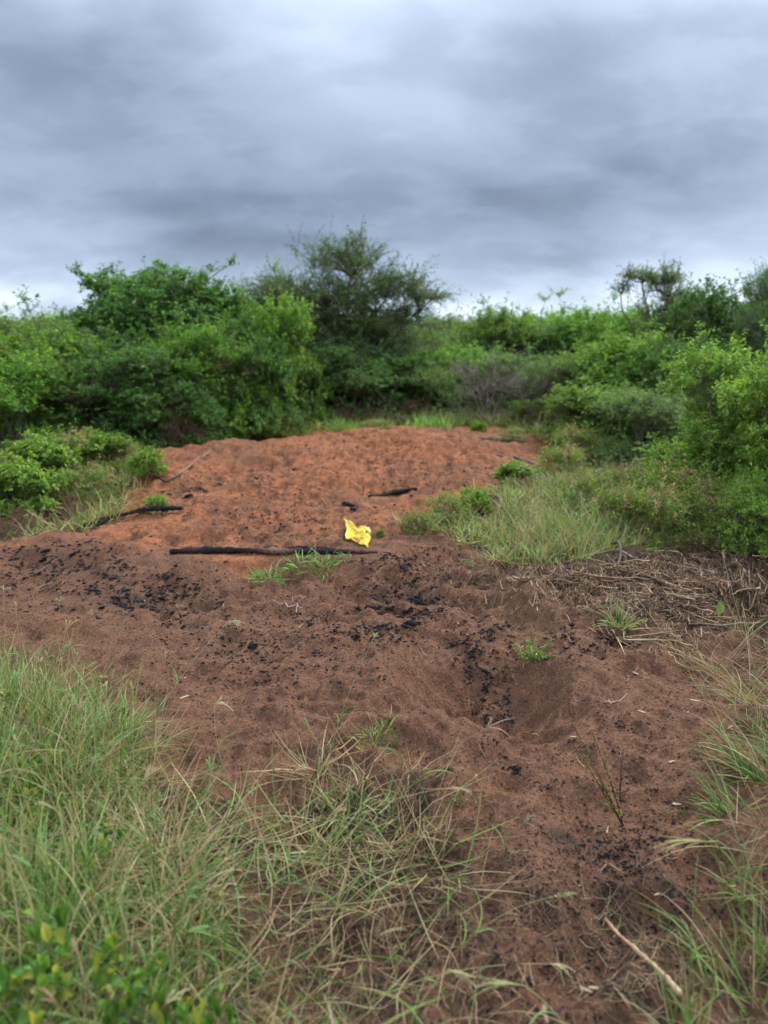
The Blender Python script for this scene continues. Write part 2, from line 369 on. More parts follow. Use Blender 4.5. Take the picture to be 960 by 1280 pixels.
def masks(x, y):
    n1 = fbm(x * .8, y * .8, 50, 3)
    org = sstep(4.7, 6.3, y + n1 * .9 - .35 * sstep(.2, 1.2, x) + .25 * sstep(-.5, -1.5, x))
    org = org * (1 - .34 * sstep(-.1, .45, fbm(x * .5, y * .5, 52, 2) + .35 * sstep(7.2, 8.6, y) * sstep(-1.2, .2, x)))
    ex, ey = flat(290, 695); org = np.maximum(org, 1.0 * np.exp(-((x - ex) / .38) ** 2 - ((y - ey) / .3) ** 2))
    ex, ey = flat(905, 700); org = np.maximum(org, .9 * np.exp(-((x - ex) / .3) ** 2 - ((y - ey) / .15) ** 2))
    org = np.maximum(org * .92, .10 + 0 * x)
    ash = 0 * x
    wx_ = fbm(x * 2.5, y * 2.5, 57, 3) * .3; wy_ = fbm(x * 2.5, y * 2.5 + 7, 58, 3) * .3
    for a, b, c, d, e in ASHW: ash = np.maximum(ash, e * .85 * np.exp(-((x - a + wx_) / c / 1.25) ** 2 - ((y - b + wy_) / d / 1.25) ** 2))
    lit_dark = 0 * x
    for P, v, s, sd in ((GR_DENSE, .75, .2, 60), (GR_LEFT, .66, .25, 61), (GR_MID, .75, .3, 62), (HEAP, .85, .15, 66), (GR_WEED, .7, .4, 63), (GR_EDGE, .8, .8, 64), (GR_RIGHT, .5, .2, 65)):  # left foreground grass: litter raised further to paint shade on its soil
        lit_dark = np.maximum(lit_dark, v * near_mask(x, y, P, s, sd))
    lit_dark = np.maximum(lit_dark, .48 * (1 - sstep(1.7, 2.5, y + n1 * .5)))  # near soil made darker towards the camera
    lit_dark = np.maximum(lit_dark, sstep(13.0, 14.2, y + n1 * .6)); lit_dark = np.maximum(lit_dark, sstep(2.6, 3.4, np.abs(x) - .12 * (y - 5) + n1 * .3) * sstep(5, 7, y))
    return np.stack([org, np.clip(ash, 0, 1), np.clip(lit_dark, 0, 1)], -1)
def axis(segs, tail, growth=1.12):
    out = [segs[0][0]]
    for a, b, s in segs:
        n = max(1, int(round((b - a) / s))); out += list(np.linspace(a, b, n + 1)[1:])
    s = segs[-1][2]
    while out[-1] < tail: s *= growth; out.append(out[-1] + s)
    return out
xp = axis([(0, 1.3, .009), (1.3, 3.2, .018), (3.2, 5, .05)], 900, 1.13)
xs = np.array([-v for v in xp[:0:-1]] + xp)
yp = axis([(.9, 4.3, .010), (4.3, 8, .02), (8, 14.5, .05)], 1500, 1.12); yn = axis([(0, .5, .1)], 120, 1.3)
ys = np.array([.9 - v for v in yn[:0:-1]] + yp)
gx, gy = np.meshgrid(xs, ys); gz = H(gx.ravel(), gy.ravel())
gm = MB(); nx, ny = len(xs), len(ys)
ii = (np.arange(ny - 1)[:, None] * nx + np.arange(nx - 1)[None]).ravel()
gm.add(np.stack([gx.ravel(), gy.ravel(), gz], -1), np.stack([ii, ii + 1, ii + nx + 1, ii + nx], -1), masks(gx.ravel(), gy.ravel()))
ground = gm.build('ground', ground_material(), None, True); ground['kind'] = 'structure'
del gx, gy, gz

# ------------------------------------------------------------------ grass
def scatter(P, n, seed, dens=None):
    """n points spread evenly in a world outline, thinned by dens(x, y)"""
    rg = np.random.default_rng(seed); A = np.array(P); lo, hi = A.min(0), A.max(0); out = []; got = 0
    for _ in range(400):
        q = rg.uniform(lo, hi, (4000, 2)); k = poly_in(q[:, 0], q[:, 1], P)
        if dens is not None: k &= rg.random(4000) < dens(q[:, 0], q[:, 1])
        out.append(q[k]); got += k.sum()
        if got >= n: break
    q = np.concatenate(out)[:n]
    return q
GREEN = np.array([[.16, .26, .10], [.20, .30, .14], [.12, .23, .05], [.24, .32, .12], [.17, .27, .15], [.09, .17, .05]]) * np.array([.90, .99, .66])
STRAW = np.array([[.50, .40, .20], [.40, .30, .15], [.60, .50, .28], [.34, .22, .12]])
LIME = np.array([[.20, .33, .06], [.25, .38, .08], [.30, .36, .11]])
def blades(mb, base, az, length, lean, curl, width, col, segs=6, rg=None, zbase=None):
    """curved tapering strips. base (n,2) on the ground; lean 0 upright .. 1 flat; curl = droop towards the tip"""
    rg = rg or rng; n = len(base)
    z0 = H(base[:, 0], base[:, 1]) - .004 if zbase is None else zbase
    d = np.stack([np.cos(az), np.sin(az), np.zeros(n)], -1); t = np.linspace(0, 1, segs + 1)
    ang = (lean[:, None] + curl[:, None] * t[None] ** 1.4) * (math.pi / 2)          # angle from the vertical along the blade
    ds = length[:, None] / segs
    hx = np.concatenate([np.zeros((n, 1)), np.cumsum(np.sin(ang[:, :-1]) * ds, 1)], 1); hz = np.concatenate([np.zeros((n, 1)), np.cumsum(np.cos(ang[:, :-1]) * ds, 1)], 1)
    side = np.stack([-np.sin(az), np.cos(az), np.zeros(n)], -1)
    wob = rg.normal(0, .035, (n, 1)) * length[:, None] * np.sin(t * math.pi * 1.3)[None] + rg.normal(0, .10, (n, 1)) * length[:, None] * t[None] ** 2
    P = np.concatenate([base, z0[:, None]], 1)[:, None] + d[:, None] * hx[..., None] + np.array([0, 0, 1.0]) * hz[..., None] + side[:, None] * wob[..., None]
    gz_ = H(P[..., 0].ravel(), P[..., 1].ravel()).reshape(P.shape[:2]); P[..., 2] = np.maximum(P[..., 2], gz_ + .003 * (t[None] > 0))
    w = width[:, None] * np.minimum(1, .35 + t * 3)[None] * (1 - t[None] ** 2.2) ** .8 + .0002
    tw = rg.uniform(-1.2, 1.2, (n, 1)) + rg.normal(0, .6, (n, 1)) * t[None]
    sv_ = side[:, None] * np.cos(tw)[..., None] + (d[:, None] * np.cos(ang)[..., None] - np.array([0, 0, 1.0]) * np.sin(ang)[..., None]) * np.sin(tw)[..., None]
    V = np.stack([P - sv_ * w[..., None] / 2, P + sv_ * w[..., None] / 2], 2)         # n, segs+1, 2, 3
    o = np.arange(n)[:, None] * (segs + 1) * 2 + np.arange(segs)[None] * 2
    F = np.stack([o, o + 1, o + 3, o + 2], -1).reshape(-1, 4)
    C = np.repeat(col[:, None], (segs + 1) * 2, 1)
    dry = (rg.random(n) < .35)[:, None] * np.clip(t * 1.6 - .8, 0, 1)[None]               # some blades are withered towards the tip
    dry = np.repeat(dry, 2, 1)[..., None]; C = C * (1 - dry) + np.array([.42, .33, .17]) * dry
    mb.add(V.reshape(-1, 3), F, C.reshape(-1, 3))
def cols(rg, n, pal, straw=0.0, v=.55):
    c = pal[rg.integers(0, len(pal), n)] * (1 + rg.uniform(-v, v, (n, 1)))
    s = rg.random(n) < straw; c[s] = STRAW[rg.integers(0, len(STRAW), s.sum())] * (1 + rg.uniform(-v, v, (s.sum(), 1)))
    return c
def tufts(mb, centres, per, spread, L, W, seed, pal=GREEN, straw=.2, lean=(.05, .6), curl=(.2, .9), segs=6, az0=None, azs=9, strawtuft=.12):
    """tufts: blades fan out from each centre; whole tufts may be dry"""
    rg = np.random.default_rng(seed); n = len(centres) * per
    c = np.repeat(centres, per, 0); sp_ = spread if np.isscalar(spread) else np.repeat(spread, per)
    off = rg.normal(0, 1, (n, 2)) * np.reshape(sp_, (-1, 1)); b = c + off
    az = np.arctan2(off[:, 1], off[:, 0]) + rg.normal(0, .7, n)
    if az0 is not None: az = np.where(rg.random(n) < azs, az0 + rg.normal(0, .6, n), az)
    ls = np.repeat(rg.uniform(.65, 1.2, len(centres)), per)
    ln = rg.uniform(L[0], L[1], n) * ls
    st = np.repeat(rg.random(len(centres)) < strawtuft, per); st2 = rg.random(n)
    col = cols(rg, n, pal, 0); tv = np.repeat(rg.uniform(.8, 1.2, (len(centres), 1)), per, 0); col = col * tv
    dry = st2 < np.where(st, .8, straw); col[dry] = STRAW[rg.integers(0, 4, dry.sum())] * rg.uniform(.75, 1.15, (dry.sum(), 1))
    blades(mb, b, az, ln, rg.uniform(*lean, n), rg.uniform(*curl, n), rg.uniform(W[0], W[1], n), col, segs, rg)
def stalk_heads(mb, base, n, L, seed, az0=None, sc=1.0, pal=STRAW):
    """thin seed stalks with a few fingers of seed at the tip"""
    rg = np.random.default_rng(seed)
    for i in range(len(base)):
        bx, by = base[i]; z0 = float(H(bx, by)); ln = rg.uniform(*L); a = rg.uniform(0, 6.28) if az0 is None else az0 + rg.normal(0, .8)
        lean = rg.uniform(.1, .55); col = pal[rg.integers(0, len(pal))] * rg.uniform(.8, 1.1) if rg.random() < .6 else GREEN[1] * 1.3
        dh = np.array([math.cos(a), math.sin(a), 0]); tip = np.array([bx, by, z0]) + dh * ln * lean + np.array([0, 0, ln * (1 - lean * .4)])
        P = bez((bx, by, z0), np.array([bx, by, z0 + ln * .6]) + dh * ln * .1, tip, 9)
        tube(mb, P, np.linspace(.0014, .0007, 9) * sc, 3, col, False)
        T = nrm(P[-1] - P[-2])
        for k in range(rg.integers(2, 6)):
            d = nrm(T + rg.normal(0, .28, 3)); fl = rg.uniform(.03, .075) * sc
            Q = bez(P[-1] - T * .01, P[-1] + d * fl * .6, P[-1] + d * fl + np.array([0, 0, -fl * .35]), 5)
            tube(mb, Q, np.array([.0008, .0018, .0020, .0016, .0004]) * sc, 3, col * 1.05, False)

def dfun(seed, lo, sc):
    return lambda x, y: np.clip(lo + fbm(x * sc, y * sc, seed, 2) * 1.1 + .5, 0, 1)
g = MB()
c = scatter(GR_DENSE, 420, 101, dfun(5, .05, 3.2)); tufts(g, c, 19, .026, (.10, .36), (.0024, .0058), 102, straw=.22, curl=(-.3, 1.2), lean=(.0, .8))
c = scatter(GR_DENSE, 340, 103); tufts(g, c, 10, .05, (.06, .22), (.002, .0045), 104, straw=.55, lean=(.3, 1.0), curl=(-.4, .6), segs=4)
c = scatter(GR_DENSE, 200, 105); tufts(g, c, 4, .03, (.20, .42), (.0018, .0035), 106, straw=.7, lean=(.0, .6), curl=(-.2, .5), segs=6)
b = scatter(GR_DENSE, 70, 107); stalk_heads(g, b, 70, (.25, .45), 108)
tag(g.build('tall_grass', M_GRASS), 'thick blue-green tufted grass filling the left foreground', 'grass', kind='stuff')
g = MB()
c = scatter(GR_LEFT, 210, 111, dfun(6, .0, 2.6)); tufts(g, c, 15, .022, (.10, .32), (.0024, .0054), 112, straw=.34, lean=(.2, 1.0), curl=(-.3, .9))
c = scatter(GR_LEFT, 420, 113, dfun(16, .15, 1.8)); tufts(g, c, 6, .05, (.08, .38), (.0014, .0030), 114, straw=.75, lean=(.5, 1.0), curl=(-.1, .35), segs=6, strawtuft=.6)
b = scatter(GR_LEFT, 70, 117); stalk_heads(g, b, 70, (.15, .38), 118)
tag(g.build('sprawling_grass', M_GRASS), 'sprawling green and straw-coloured grass across the bottom left of the bare soil', 'grass', kind='stuff')
g = MB()
c = scatter(GR_FINE, 420, 121, dfun(7, .25, 2.2)); tufts(g, c, 18, .05, (.10, .30), (.003, .006), 122, pal=GREEN * np.array([1.25, 1.1, 1.35]), straw=.28, lean=(.0, .6), curl=(.1, .8), segs=4)
c = scatter(GR_MID, 1100, 123, dfun(8, .1, 1.3)); tufts(g, c, 14, .05, (.06, .22), (.004, .008), 124, pal=LIME, straw=.3, lean=(.1, .8), curl=(.1, .6), segs=4)
c = scatter(GR_FINE, 120, 127); tufts(g, c, 7, .03, (.18, .38), (.0025, .0045), 128, straw=.8, lean=(.0, .5), curl=(.1, .5), segs=4)
b = scatter(GR_FINE, 90, 125); stalk_heads(g, b, 90, (.25, .45), 126, sc=1.3)
tag(g.build('feathery_grass', M_GRASS), 'pale feathery grass growing in front of the bushes on the right', 'grass', kind='stuff')
g = MB()
c = scatter(GR_WEED, 650, 131, dfun(9, .2, 1.2)); tufts(g, c, 16, .06, (.08, .28), (.005, .009), 132, pal=LIME * .9, straw=.35, lean=(.1, .8), curl=(.1, .6), segs=4)
tag(g.build('meadow_grass', M_GRASS), 'short green grass mixed with dry stems left of the orange mound', 'grass', kind='stuff')
FRESH_ = np.array([[.20, .40, .07], [.26, .46, .10], [.15, .32, .06]])
g = MB()
c = scatter(to_world([(280, 550), (420, 544), (570, 542), (570, 533), (280, 536)]), 260, 145); tufts(g, c, 16, .07, (.12, .34), (.008, .014), 146, pal=FRESH_, straw=.1, lean=(.05, .6), curl=(.1, .6), segs=3)
c = scatter(GR_EDGE, 3200, 141, lambda x, y: np.clip(.2 + fbm(x * .7, y * .7, 10, 2) * 1.3 + .3, 0, 1)); tufts(g, c, 13, .08, (.14, .42), (.008, .014), 142, pal=LIME * .8, straw=.22, lean=(.05, .6), curl=(.1, .6), segs=3)
tag(g.build('border_grass', M_GRASS), 'bright green grass along the foot of the far thicket', 'grass', kind='stuff')
g = MB()
c = scatter(GR_RIGHT, 44, 151, dfun(12, .0, 2.5)); tufts(g, c, 12, .025, (.08, .26), (.0022, .005), 152, straw=.3, lean=(.1, .7), curl=(.2, .8), az0=2.6, azs=.4)
c = scatter(GR_RIGHT, 90, 153); tufts(g, c, 5, .04, (.15, .42), (.0012, .0026), 154, straw=.8, lean=(.3, .9), curl=(.1, .6), az0=2.9, azs=.7, strawtuft=.5)
tag(g.build('verge_grass', M_GRASS), 'green and straw grass leaning in from the right edge', 'grass', kind='stuff')

# ------------------------------------------------------------------ woody plants
def leaves(mb, P, D, Nn, size, wid, col, fold=.25, shape=4):
    """leaves at P, pointing along D, facing Nn"""
    n = len(P); D = nrm(D); S = nrm(np.cross(D, Nn)); U = np.cross(S, D)
    L_ = size[:, None]; w = (size * wid)[:, None]
    if shape == 4:
        m = P + D * L_ * .45
        V = np.stack([P, m + S * w / 2 + U * w * fold, P + D * L_ - U * L_ * .06, m - S * w / 2 + U * w * fold], 1)
        o = np.arange(n)[:, None] * 4; F = np.concatenate([o + [0, 1, 2], o + [0, 2, 3]], 0).reshape(-1, 3); k = 4
    else:
        a = P + D * L_ * .22; b_ = P + D * L_ * .62
        V = np.stack([P, a + S * w * .42 + U * w * fold, b_ + S * w * .40 + U * w * fold, P + D * L_ - U * L_ * .12, b_ - S * w * .40 + U * w * fold, a - S * w * .42 + U * w * fold, P + D * L_ * .5], 1)
        o = np.arange(n)[:, None] * 7
        F = np.concatenate([o + [0, 1, 6], o + [1, 2, 6], o + [2, 3, 6], o + [3, 4, 6], o + [4, 5, 6], o + [5, 0, 6]], 0).reshape(-1, 3); k = 7
    mb.add(V.reshape(-1, 3), F, np.repeat(col, k, 0))
def grow(seed, lobes, n_cl, shoots, shoot_len, n_leaf, leaf, wid=.55, pal=None, up=.35, droop=.15, shell=.55, wood=(.16, .13, .10), stem_r=.035, n_stem=7,
         base_r=.18, leaf_shape=4, sprig=.10, sides=3, bare=0.0, dead=.0):
    """a shrub or small tree: stems rise into lobes, branches reach leaf clusters, shoots carry the leaves; returns wood mesh and foliage mesh builders"""
    rg = np.random.default_rng(seed); W = MB(); Fm = MB(); lob = np.array(lobes, float)
    vol = lob[:, 3] * lob[:, 4] * lob[:, 5]; pr = vol ** .75; pr /= pr.sum()
    stems = []
    for i in range(n_stem):
        l = lob[i % len(lob)] if i < 2 * len(lob) else lob[rg.choice(len(lob), p=pr)]
        a = rg.uniform(0, 6.28); b0 = np.array([math.cos(a) * base_r * rg.random(), math.sin(a) * base_r * rg.random(), -.05])
        e = l[:3] + rg.uniform(-.45, .45, 3) * l[3:6]
        mid = (b0 + e) / 2 + np.array([0, 0, .05 * e[2]]) + rg.normal(0, .08 * (1 + e[2] * .3), 3); mid[:2] = mid[:2] * .8
        P = bez(b0, mid, e, 10); P[1:-1] += rg.normal(0, .015 * e[2], (8, 3)); stems.append(P)
        tube(W, P, np.linspace(stem_r, stem_r * .3, 10) * rg.uniform(.7, 1.1), 5, np.array(wood) * rg.uniform(.8, 1.25), False)
    SP_ = np.concatenate([s[3:] for s in stems])
    li = rg.choice(len(lob), n_cl, p=pr); d = nrm(rg.normal(0, 1, (n_cl, 3))); d[:, 2] = np.where(d[:, 2] < -.3, -d[:, 2] * .6, d[:, 2]); r = rg.random(n_cl) ** (shell * .6)
    dirs = nrm(d * lob[li, 3:6] ** .5)
    Cc = lob[li, :3] + d * r[:, None] * lob[li, 3:6] * (1 + rg.normal(0, .17, (n_cl, 1)))
    Cc = Cc[Cc[:, 2] > .08]; 
    if len(Cc) < n_cl: dirs = dirs[:len(Cc)]
    core = lob[:, :3].mean(0); core[2] *= .7
    P_, D_, N_, S_, K_ = [], [], [], [], []
    for ci, cpt in enumerate(Cc):
        dd = np.linalg.norm(SP_ - cpt, axis=1) + np.maximum(0, SP_[:, 2] - cpt[2]) * 1.5; s = SP_[np.argmin(dd + rg.uniform(0, .12, len(dd)))]
        mid = (s + cpt) / 2 + np.array([0, 0, .06 + droop * .4]) * np.linalg.norm(cpt - s) + rg.normal(0, .03, 3)
        B = bez(s, mid, cpt, 5); tube(W, B, np.linspace(stem_r * .28, stem_r * .10, 5), sides, np.array(wood) * rg.uniform(.8, 1.3), False)
        out = nrm(cpt - core)
        tone = rg.uniform(.82, 1.18); isdead = rg.random() < dead
        for k in range(shoots):
            dr = nrm(out * .8 + rg.normal(0, .65, 3) + np.array([0, 0, up])); ln = shoot_len * (rg.uniform(.4, 1.2) if rg.random() < .93 else rg.uniform(1.2, 1.9))
            e = cpt + dr * ln; e[2] -= droop * ln; m2 = cpt + dr * ln * .5 + np.array([0, 0, droop * .35 * ln])
            S = bez(cpt, m2, e, 4); tube(W, S, np.linspace(stem_r * .10, stem_r * .035, 4), 3, np.array(wood) * 1.1, False)
            if rg.random() < bare: continue
            t = np.sort(rg.uniform(.08, 1, n_leaf)); q = (1 - t)[:, None] ** 2 * cpt + (2 * t * (1 - t))[:, None] * m2 + (t * t)[:, None] * e
            sd = nrm(np.cross(dr, rg.normal(0, 1, (n_leaf, 3)))); ldir = nrm(dr * .55 + sd * .9 + np.array([0, 0, -.05]))
            P_.append(q + sd * .004); D_.append(ldir); N_.append(nrm(np.array([0, 0, 1.0]) + rg.normal(0, .55, (n_leaf, 3)) + out * .4))
            S_.append(leaf * rg.uniform(.6, 1.25, n_leaf))
            cc = pal[rg.integers(0, len(pal), n_leaf)] * tone * (1 + rg.uniform(-.18, .18, (n_leaf, 1)))
            if isdead: cc = STRAW[rg.integers(0, 4, n_leaf)] * .6
            young = (t > .75)[:, None] & (rg.random((n_leaf, 1)) < .6); cc = np.where(young, cc * np.array([1.45, 1.30, 1.0]), cc)
            K_.append(cc)
    if P_: leaves(Fm, np.concatenate(P_), np.concatenate(D_), np.concatenate(N_), np.concatenate(S_), wid, np.concatenate(K_), shape=leaf_shape)
    return W, Fm
DEEP = np.array([[.062, .150, .030], [.078, .170, .036], [.052, .128, .030], [.095, .200, .040]]) * 1.22
MIDG = np.array([[.105, .225, .030], [.125, .250, .036], [.085, .190, .030], [.160, .275, .044]]) * 1.22
YELG = np.array([[.165, .265, .040], [.205, .300, .050], [.120, .210, .036], [.27, .31, .06]]) * 1.22 * np.array([.86, 1.0, .9])
GREY = np.array([[.095, .165, .050], [.115, .185, .060], [.080, .140, .046], [.130, .205, .055]]) * 1.22
BRGT = np.array([[.20, .35, .045], [.16, .30, .038], [.26, .40, .06]]) * np.array([.82, .80, .9])
def lobes_round(seed, n, R, Hh, z0=.25):
    rg = np.random.default_rng(seed); out = [(0, 0, Hh * .5, R * .62, R * .62, Hh * .42)]
    for i in range(n):
        a = i / n * 6.28 + rg.uniform(-.4, .4); r = R * rg.uniform(.35, .62); z = Hh * rg.uniform(z0, .72); s = rg.uniform(.30, .48)
        out.append((math.cos(a) * r, math.sin(a) * r, z, R * s, R * s, Hh * s * .62))
    for i in range(6):
        a = i / 6 * 6.28 + rg.uniform(-.4, .4); out.append((math.cos(a) * R * .6, math.sin(a) * R * .6, Hh * .14, R * .36, R * .36, Hh * .15))
    return out
PROTO = {}
def proto(kind, name, mb_pair, leafmat=M_LEAF, woodname='stems', leafname='foliage'):
    W, Fm = mb_pair; e = empty(name, (0, 0, 0)); w = W.build(woodname, M_WOOD, e)
    ks = [w]
    if Fm.n: ks.append(Fm.build(leafname, leafmat, e))
    V = np.concatenate(Fm.V if Fm.n else W.V); lo = np.percentile(V, 1.5, 0); hi = np.percentile(V, 98.5, 0)
    PROTO[kind] = dict(e=e, k=ks, w=(hi[0] - lo[0]), h=float(np.percentile(V[:, 2], 99.7)), used=False)
proto('round', 'leafy_bush', grow(201, lobes_round(1, 7, 1.2, 2.0), 520, 6, .26, 9, .062, .55, MIDG, up=.45, n_stem=10))
proto('dark', 'leafy_bush', grow(202, lobes_round(2, 8, 1.2, 2.2), 560, 6, .22, 9, .052, .6, DEEP, up=.3, n_stem=10))
proto('upright', 'leafy_bush', grow(203, lobes_round(3, 6, 1.0, 2.3, .35), 480, 6, .34, 10, .058, .45, MIDG * np.array([1.1, 1.05, .9]), up=.9, n_stem=12, shell=.5))
proto('loose', 'leafy_bush', grow(204, lobes_round(4, 6, 1.3, 1.9, .3), 420, 6, .40, 10, .058, .45, GREY * 1.15, up=.6, droop=.35, n_stem=12))
proto('tree', 'leafy_tree', grow(205, [(-.1, 0, 1.9, .85, .8, .6), (.75, .1, 1.95, .42, .4, .62), (.35, 0, 2.25, .45, .4, .38), (-.65, .1, 2.2, .45, .4, .45), (-.95, 0, 1.75, .35, .4, .35), (.2, -.1, 1.3, .9, .8, .6), (0, 0, 1.75, 1.0, .8, .5), (-.15, .2, 2.4, .35, .3, .3)],
      720, 6, .22, 9, .052, .6, DEEP * 1.1, up=.5, n_stem=9, stem_r=.05), woodname='trunk', leafname='crown')
acl = [(0, 0, 1.5, 1.15, .9, .7), (0, 0, 2.0, 1.0, .9, .8), (-.9, .1, 2.2, .8, .7, .45), (.95, 0, 2.3, .85, .7, .5), (.1, 0, 2.8, .75, .7, .5), (-.5, 0, 1.2, .9, .8, .7), (.6, .1, 1.2, .9, .8, .7), (-1.3, 0, 1.7, .5, .5, .4), (1.3, 0, 1.8, .5, .5, .45), (-.7, 0, .6, .9, .7, .5), (.8, 0, .6, .9, .7, .5), (1.7, 0, 2.2, .4, .3, .3), (-1.6, 0, 2.2, .4, .3, .25)]
proto('acacia', 'thorn_tree', grow(206, acl, 1050, 6, .46, 14, .042, .45, GREY * np.array([.80, 1.02, .80]), up=.25, droop=.28, n_stem=13, stem_r=.045, shell=.6, bare=.05), woodname='trunk', leafname='crown')
arl = [(0, 0, 1.7, .7, .6, .6), (.5, 0, 2.0, .55, .5, .4), (-.1, 0, 2.4, .45, .4, .35), (-.8, 0, 2.55, .42, .3, .14), (-1.15, 0, 2.35, .22, .2, .12), (.5, .1, 1.3, .6, .6, .5)]
proto('arch', 'thorn_tree', grow(207, arl, 420, 6, .30, 13, .044, .45, GREY, up=.2, droop=.35, n_stem=10, stem_r=.045, bare=.15), woodname='trunk', leafname='crown')
proto('near', 'leafy_bush', grow(208, lobes_round(6, 8, .75, 1.5, .25), 520, 6, .15, 9, .034, .5, YELG, up=.6, n_stem=12, stem_r=.014, leaf_shape=7), M_HERB)
proto('weedy', 'low_shrub', grow(209, lobes_round(7, 6, .45, .65, .25), 130, 4, .20, 9, .038, .40, YELG * np.array([.95, .80, 1.1]), up=1.0, n_stem=14, stem_r=.007, leaf_shape=7, dead=.22, wood=(.24, .18, .12)), M_HERB)
proto('herb', 'leafy_herb', grow(210, lobes_round(8, 5, .35, .5, .25), 260, 3, .10, 7, .040, .62, BRGT, up=.6, n_stem=9, stem_r=.007, leaf_shape=7), M_HERB)
proto('broad', 'leafy_herb', grow(211, lobes_round(9, 4, .15, .20, .25), 34, 2, .05, 4, .034, .74, np.array([[.11, .24, .035], [.14, .26, .04], [.09, .19, .032], [.10, .20, .04], [.07, .16, .03], [.24, .27, .04]]), up=.6, n_stem=7, stem_r=.003, leaf_shape=7), M_HERB)
proto('bare', 'dry_shrub', grow(212, lobes_round(10, 6, .9, 1.6, .3), 150, 7, .42, 1, .03, .5, GREY, up=.5, droop=.2, n_stem=12, stem_r=.03, wood=(.25, .20, .165), bare=.6))
proto('brown', 'dry_shrub', grow(213, [(0, 0, .22, .6, .5, .2), (.35, .1, .35, .4, .3, .2), (-.4, 0, .3, .35, .3, .25), (-.1, .1, .55, .2, .2, .15)], 110, 6, .34, 6, .04, .4, np.array([[.19, .11, .07], [.24, .14, .09], [.15, .085, .06]]), up=.05, droop=.5, n_stem=12, stem_r=.012, wood=(.17, .11, .085), bare=.25))
def plant(kind, px, y, top, wpx, label, cat='bush', rz=None, group=None, base=None, name=None):
    """stands a plant at distance y (or at the pixel base), so wide and as tall as the photo shows it"""
    pr = PROTO[kind]
    if base is not None: gpos = at1(px, base); y = gpos.y; x = gpos.x
    else: x = (px - 480) / FPX * (y * CP + .3 * SP)
    z0 = float(H(x, y)); dep = y * CP
    ztop = on_ray(px, top, y).z; sz = max(.05, ztop - z0) / pr['h']; sx = wpx / FPX * dep / pr['w']
    if not pr['used']: o = pr['e']; pr['used'] = True
    else: o = copy_tree(pr['e'], pr['k'])
    if name: o.name = name
    o.location = (x, y, z0 - .02); o.rotation_euler = (0, 0, random.uniform(0, 6.28) if rz is None else rz); o.scale = (sx, sx, sz)
    for k_ in ('label', 'category', 'group'):
        if k_ in o: del o[k_]
    tag(o, label, cat, group); return o
# ---- left side
TG = 'trees and bushes of the thicket round the clearing'
plant('tree', 203, 12.6, 326, 186, 'tallest tree of the left thicket, rounded dark green crown against the sky', 'tree', 0, TG)
plant('round', 62, 11.2, 402, 190, 'broad mid-green bush at the left edge, behind the low bright herbs', rz=1, group=TG)
plant('dark', 135, 10.8, 428, 150, 'dark green bush below and left of the rounded tree', rz=2, group=TG)
plant('upright', 236, 11.4, 396, 120, 'bright green upright bush in front of the rounded tree', rz=3, group=TG)
plant('dark', 292, 12.2, 386, 125, 'deep green bush right of the rounded tree', rz=4, group=TG)
plant('round', 338, 12.9, 366, 112, 'bright round bush between the rounded tree and the big thorn tree', rz=5, group=TG)
plant('upright', 4, 9.8, 432, 130, 'green bush cut by the left edge of the picture', rz=.4, group=TG)
plant('dark', 232, 10.9, 470, 84, 'small dark bush with brown twigs in it, at the left corner of the orange mound', rz=.9, group=TG)
plant('round', 292, 11.9, 462, 90, 'small leafy bush at the foot of the deep green bush, left of the mound', rz=1.9, group=TG)
plant('dark', 175, 10.6, 480, 90, 'low dark bush behind the bright yellow-green herb', rz=2.9, group=TG)
plant('round', 372, 13.2, 440, 80, 'low green bush at the left foot of the big thorn tree', rz=3.9, group=TG)
plant('loose', 25, 16, 386, 150, 'hazy green bush on the skyline at the far left', rz=2.2, group=TG)
plant('loose', 95, 18, 388, 140, 'pale green bush on the skyline just left of the rounded tree', rz=.2, group=TG)
plant('upright', 310, 16, 362, 110, 'green bush on the skyline between the two tallest trees', rz=.7, group=TG)
plant('brown', 228, 10.5, 484, 62, 'rusty brown dead bush among the green leaves on the left', rz=.7, group='dead shrubs')
# ---- middle
plant('acacia', 424, 15.2, 294, 222, 'big grey-green thorn tree with spreading branches behind the mound', 'tree', 0, TG)
plant('acacia', 358, 16.2, 342, 120, 'smaller feathery thorn tree left of the big one', 'tree', 2.6, TG)
plant('dark', 408, 14.2, 428, 110, 'dark bush under the left half of the big thorn tree', rz=1.2, group=TG)
plant('dark', 478, 14.5, 432, 120, 'dark bush under the right half of the big thorn tree', rz=2.4, group=TG)
plant('loose', 445, 13.8, 452, 90, 'thin green bush right in front of the big thorn tree trunk', rz=2.0, group=TG)
plant('brown', 466, 13.6, 482, 120, 'brown dead bush at the foot of the big thorn tree', rz=.3, group='dead shrubs')
plant('brown', 522, 14.0, 494, 90, 'brown dead bush right of the thorn tree, above the far edge of the mound', rz=1.8, group='dead shrubs')
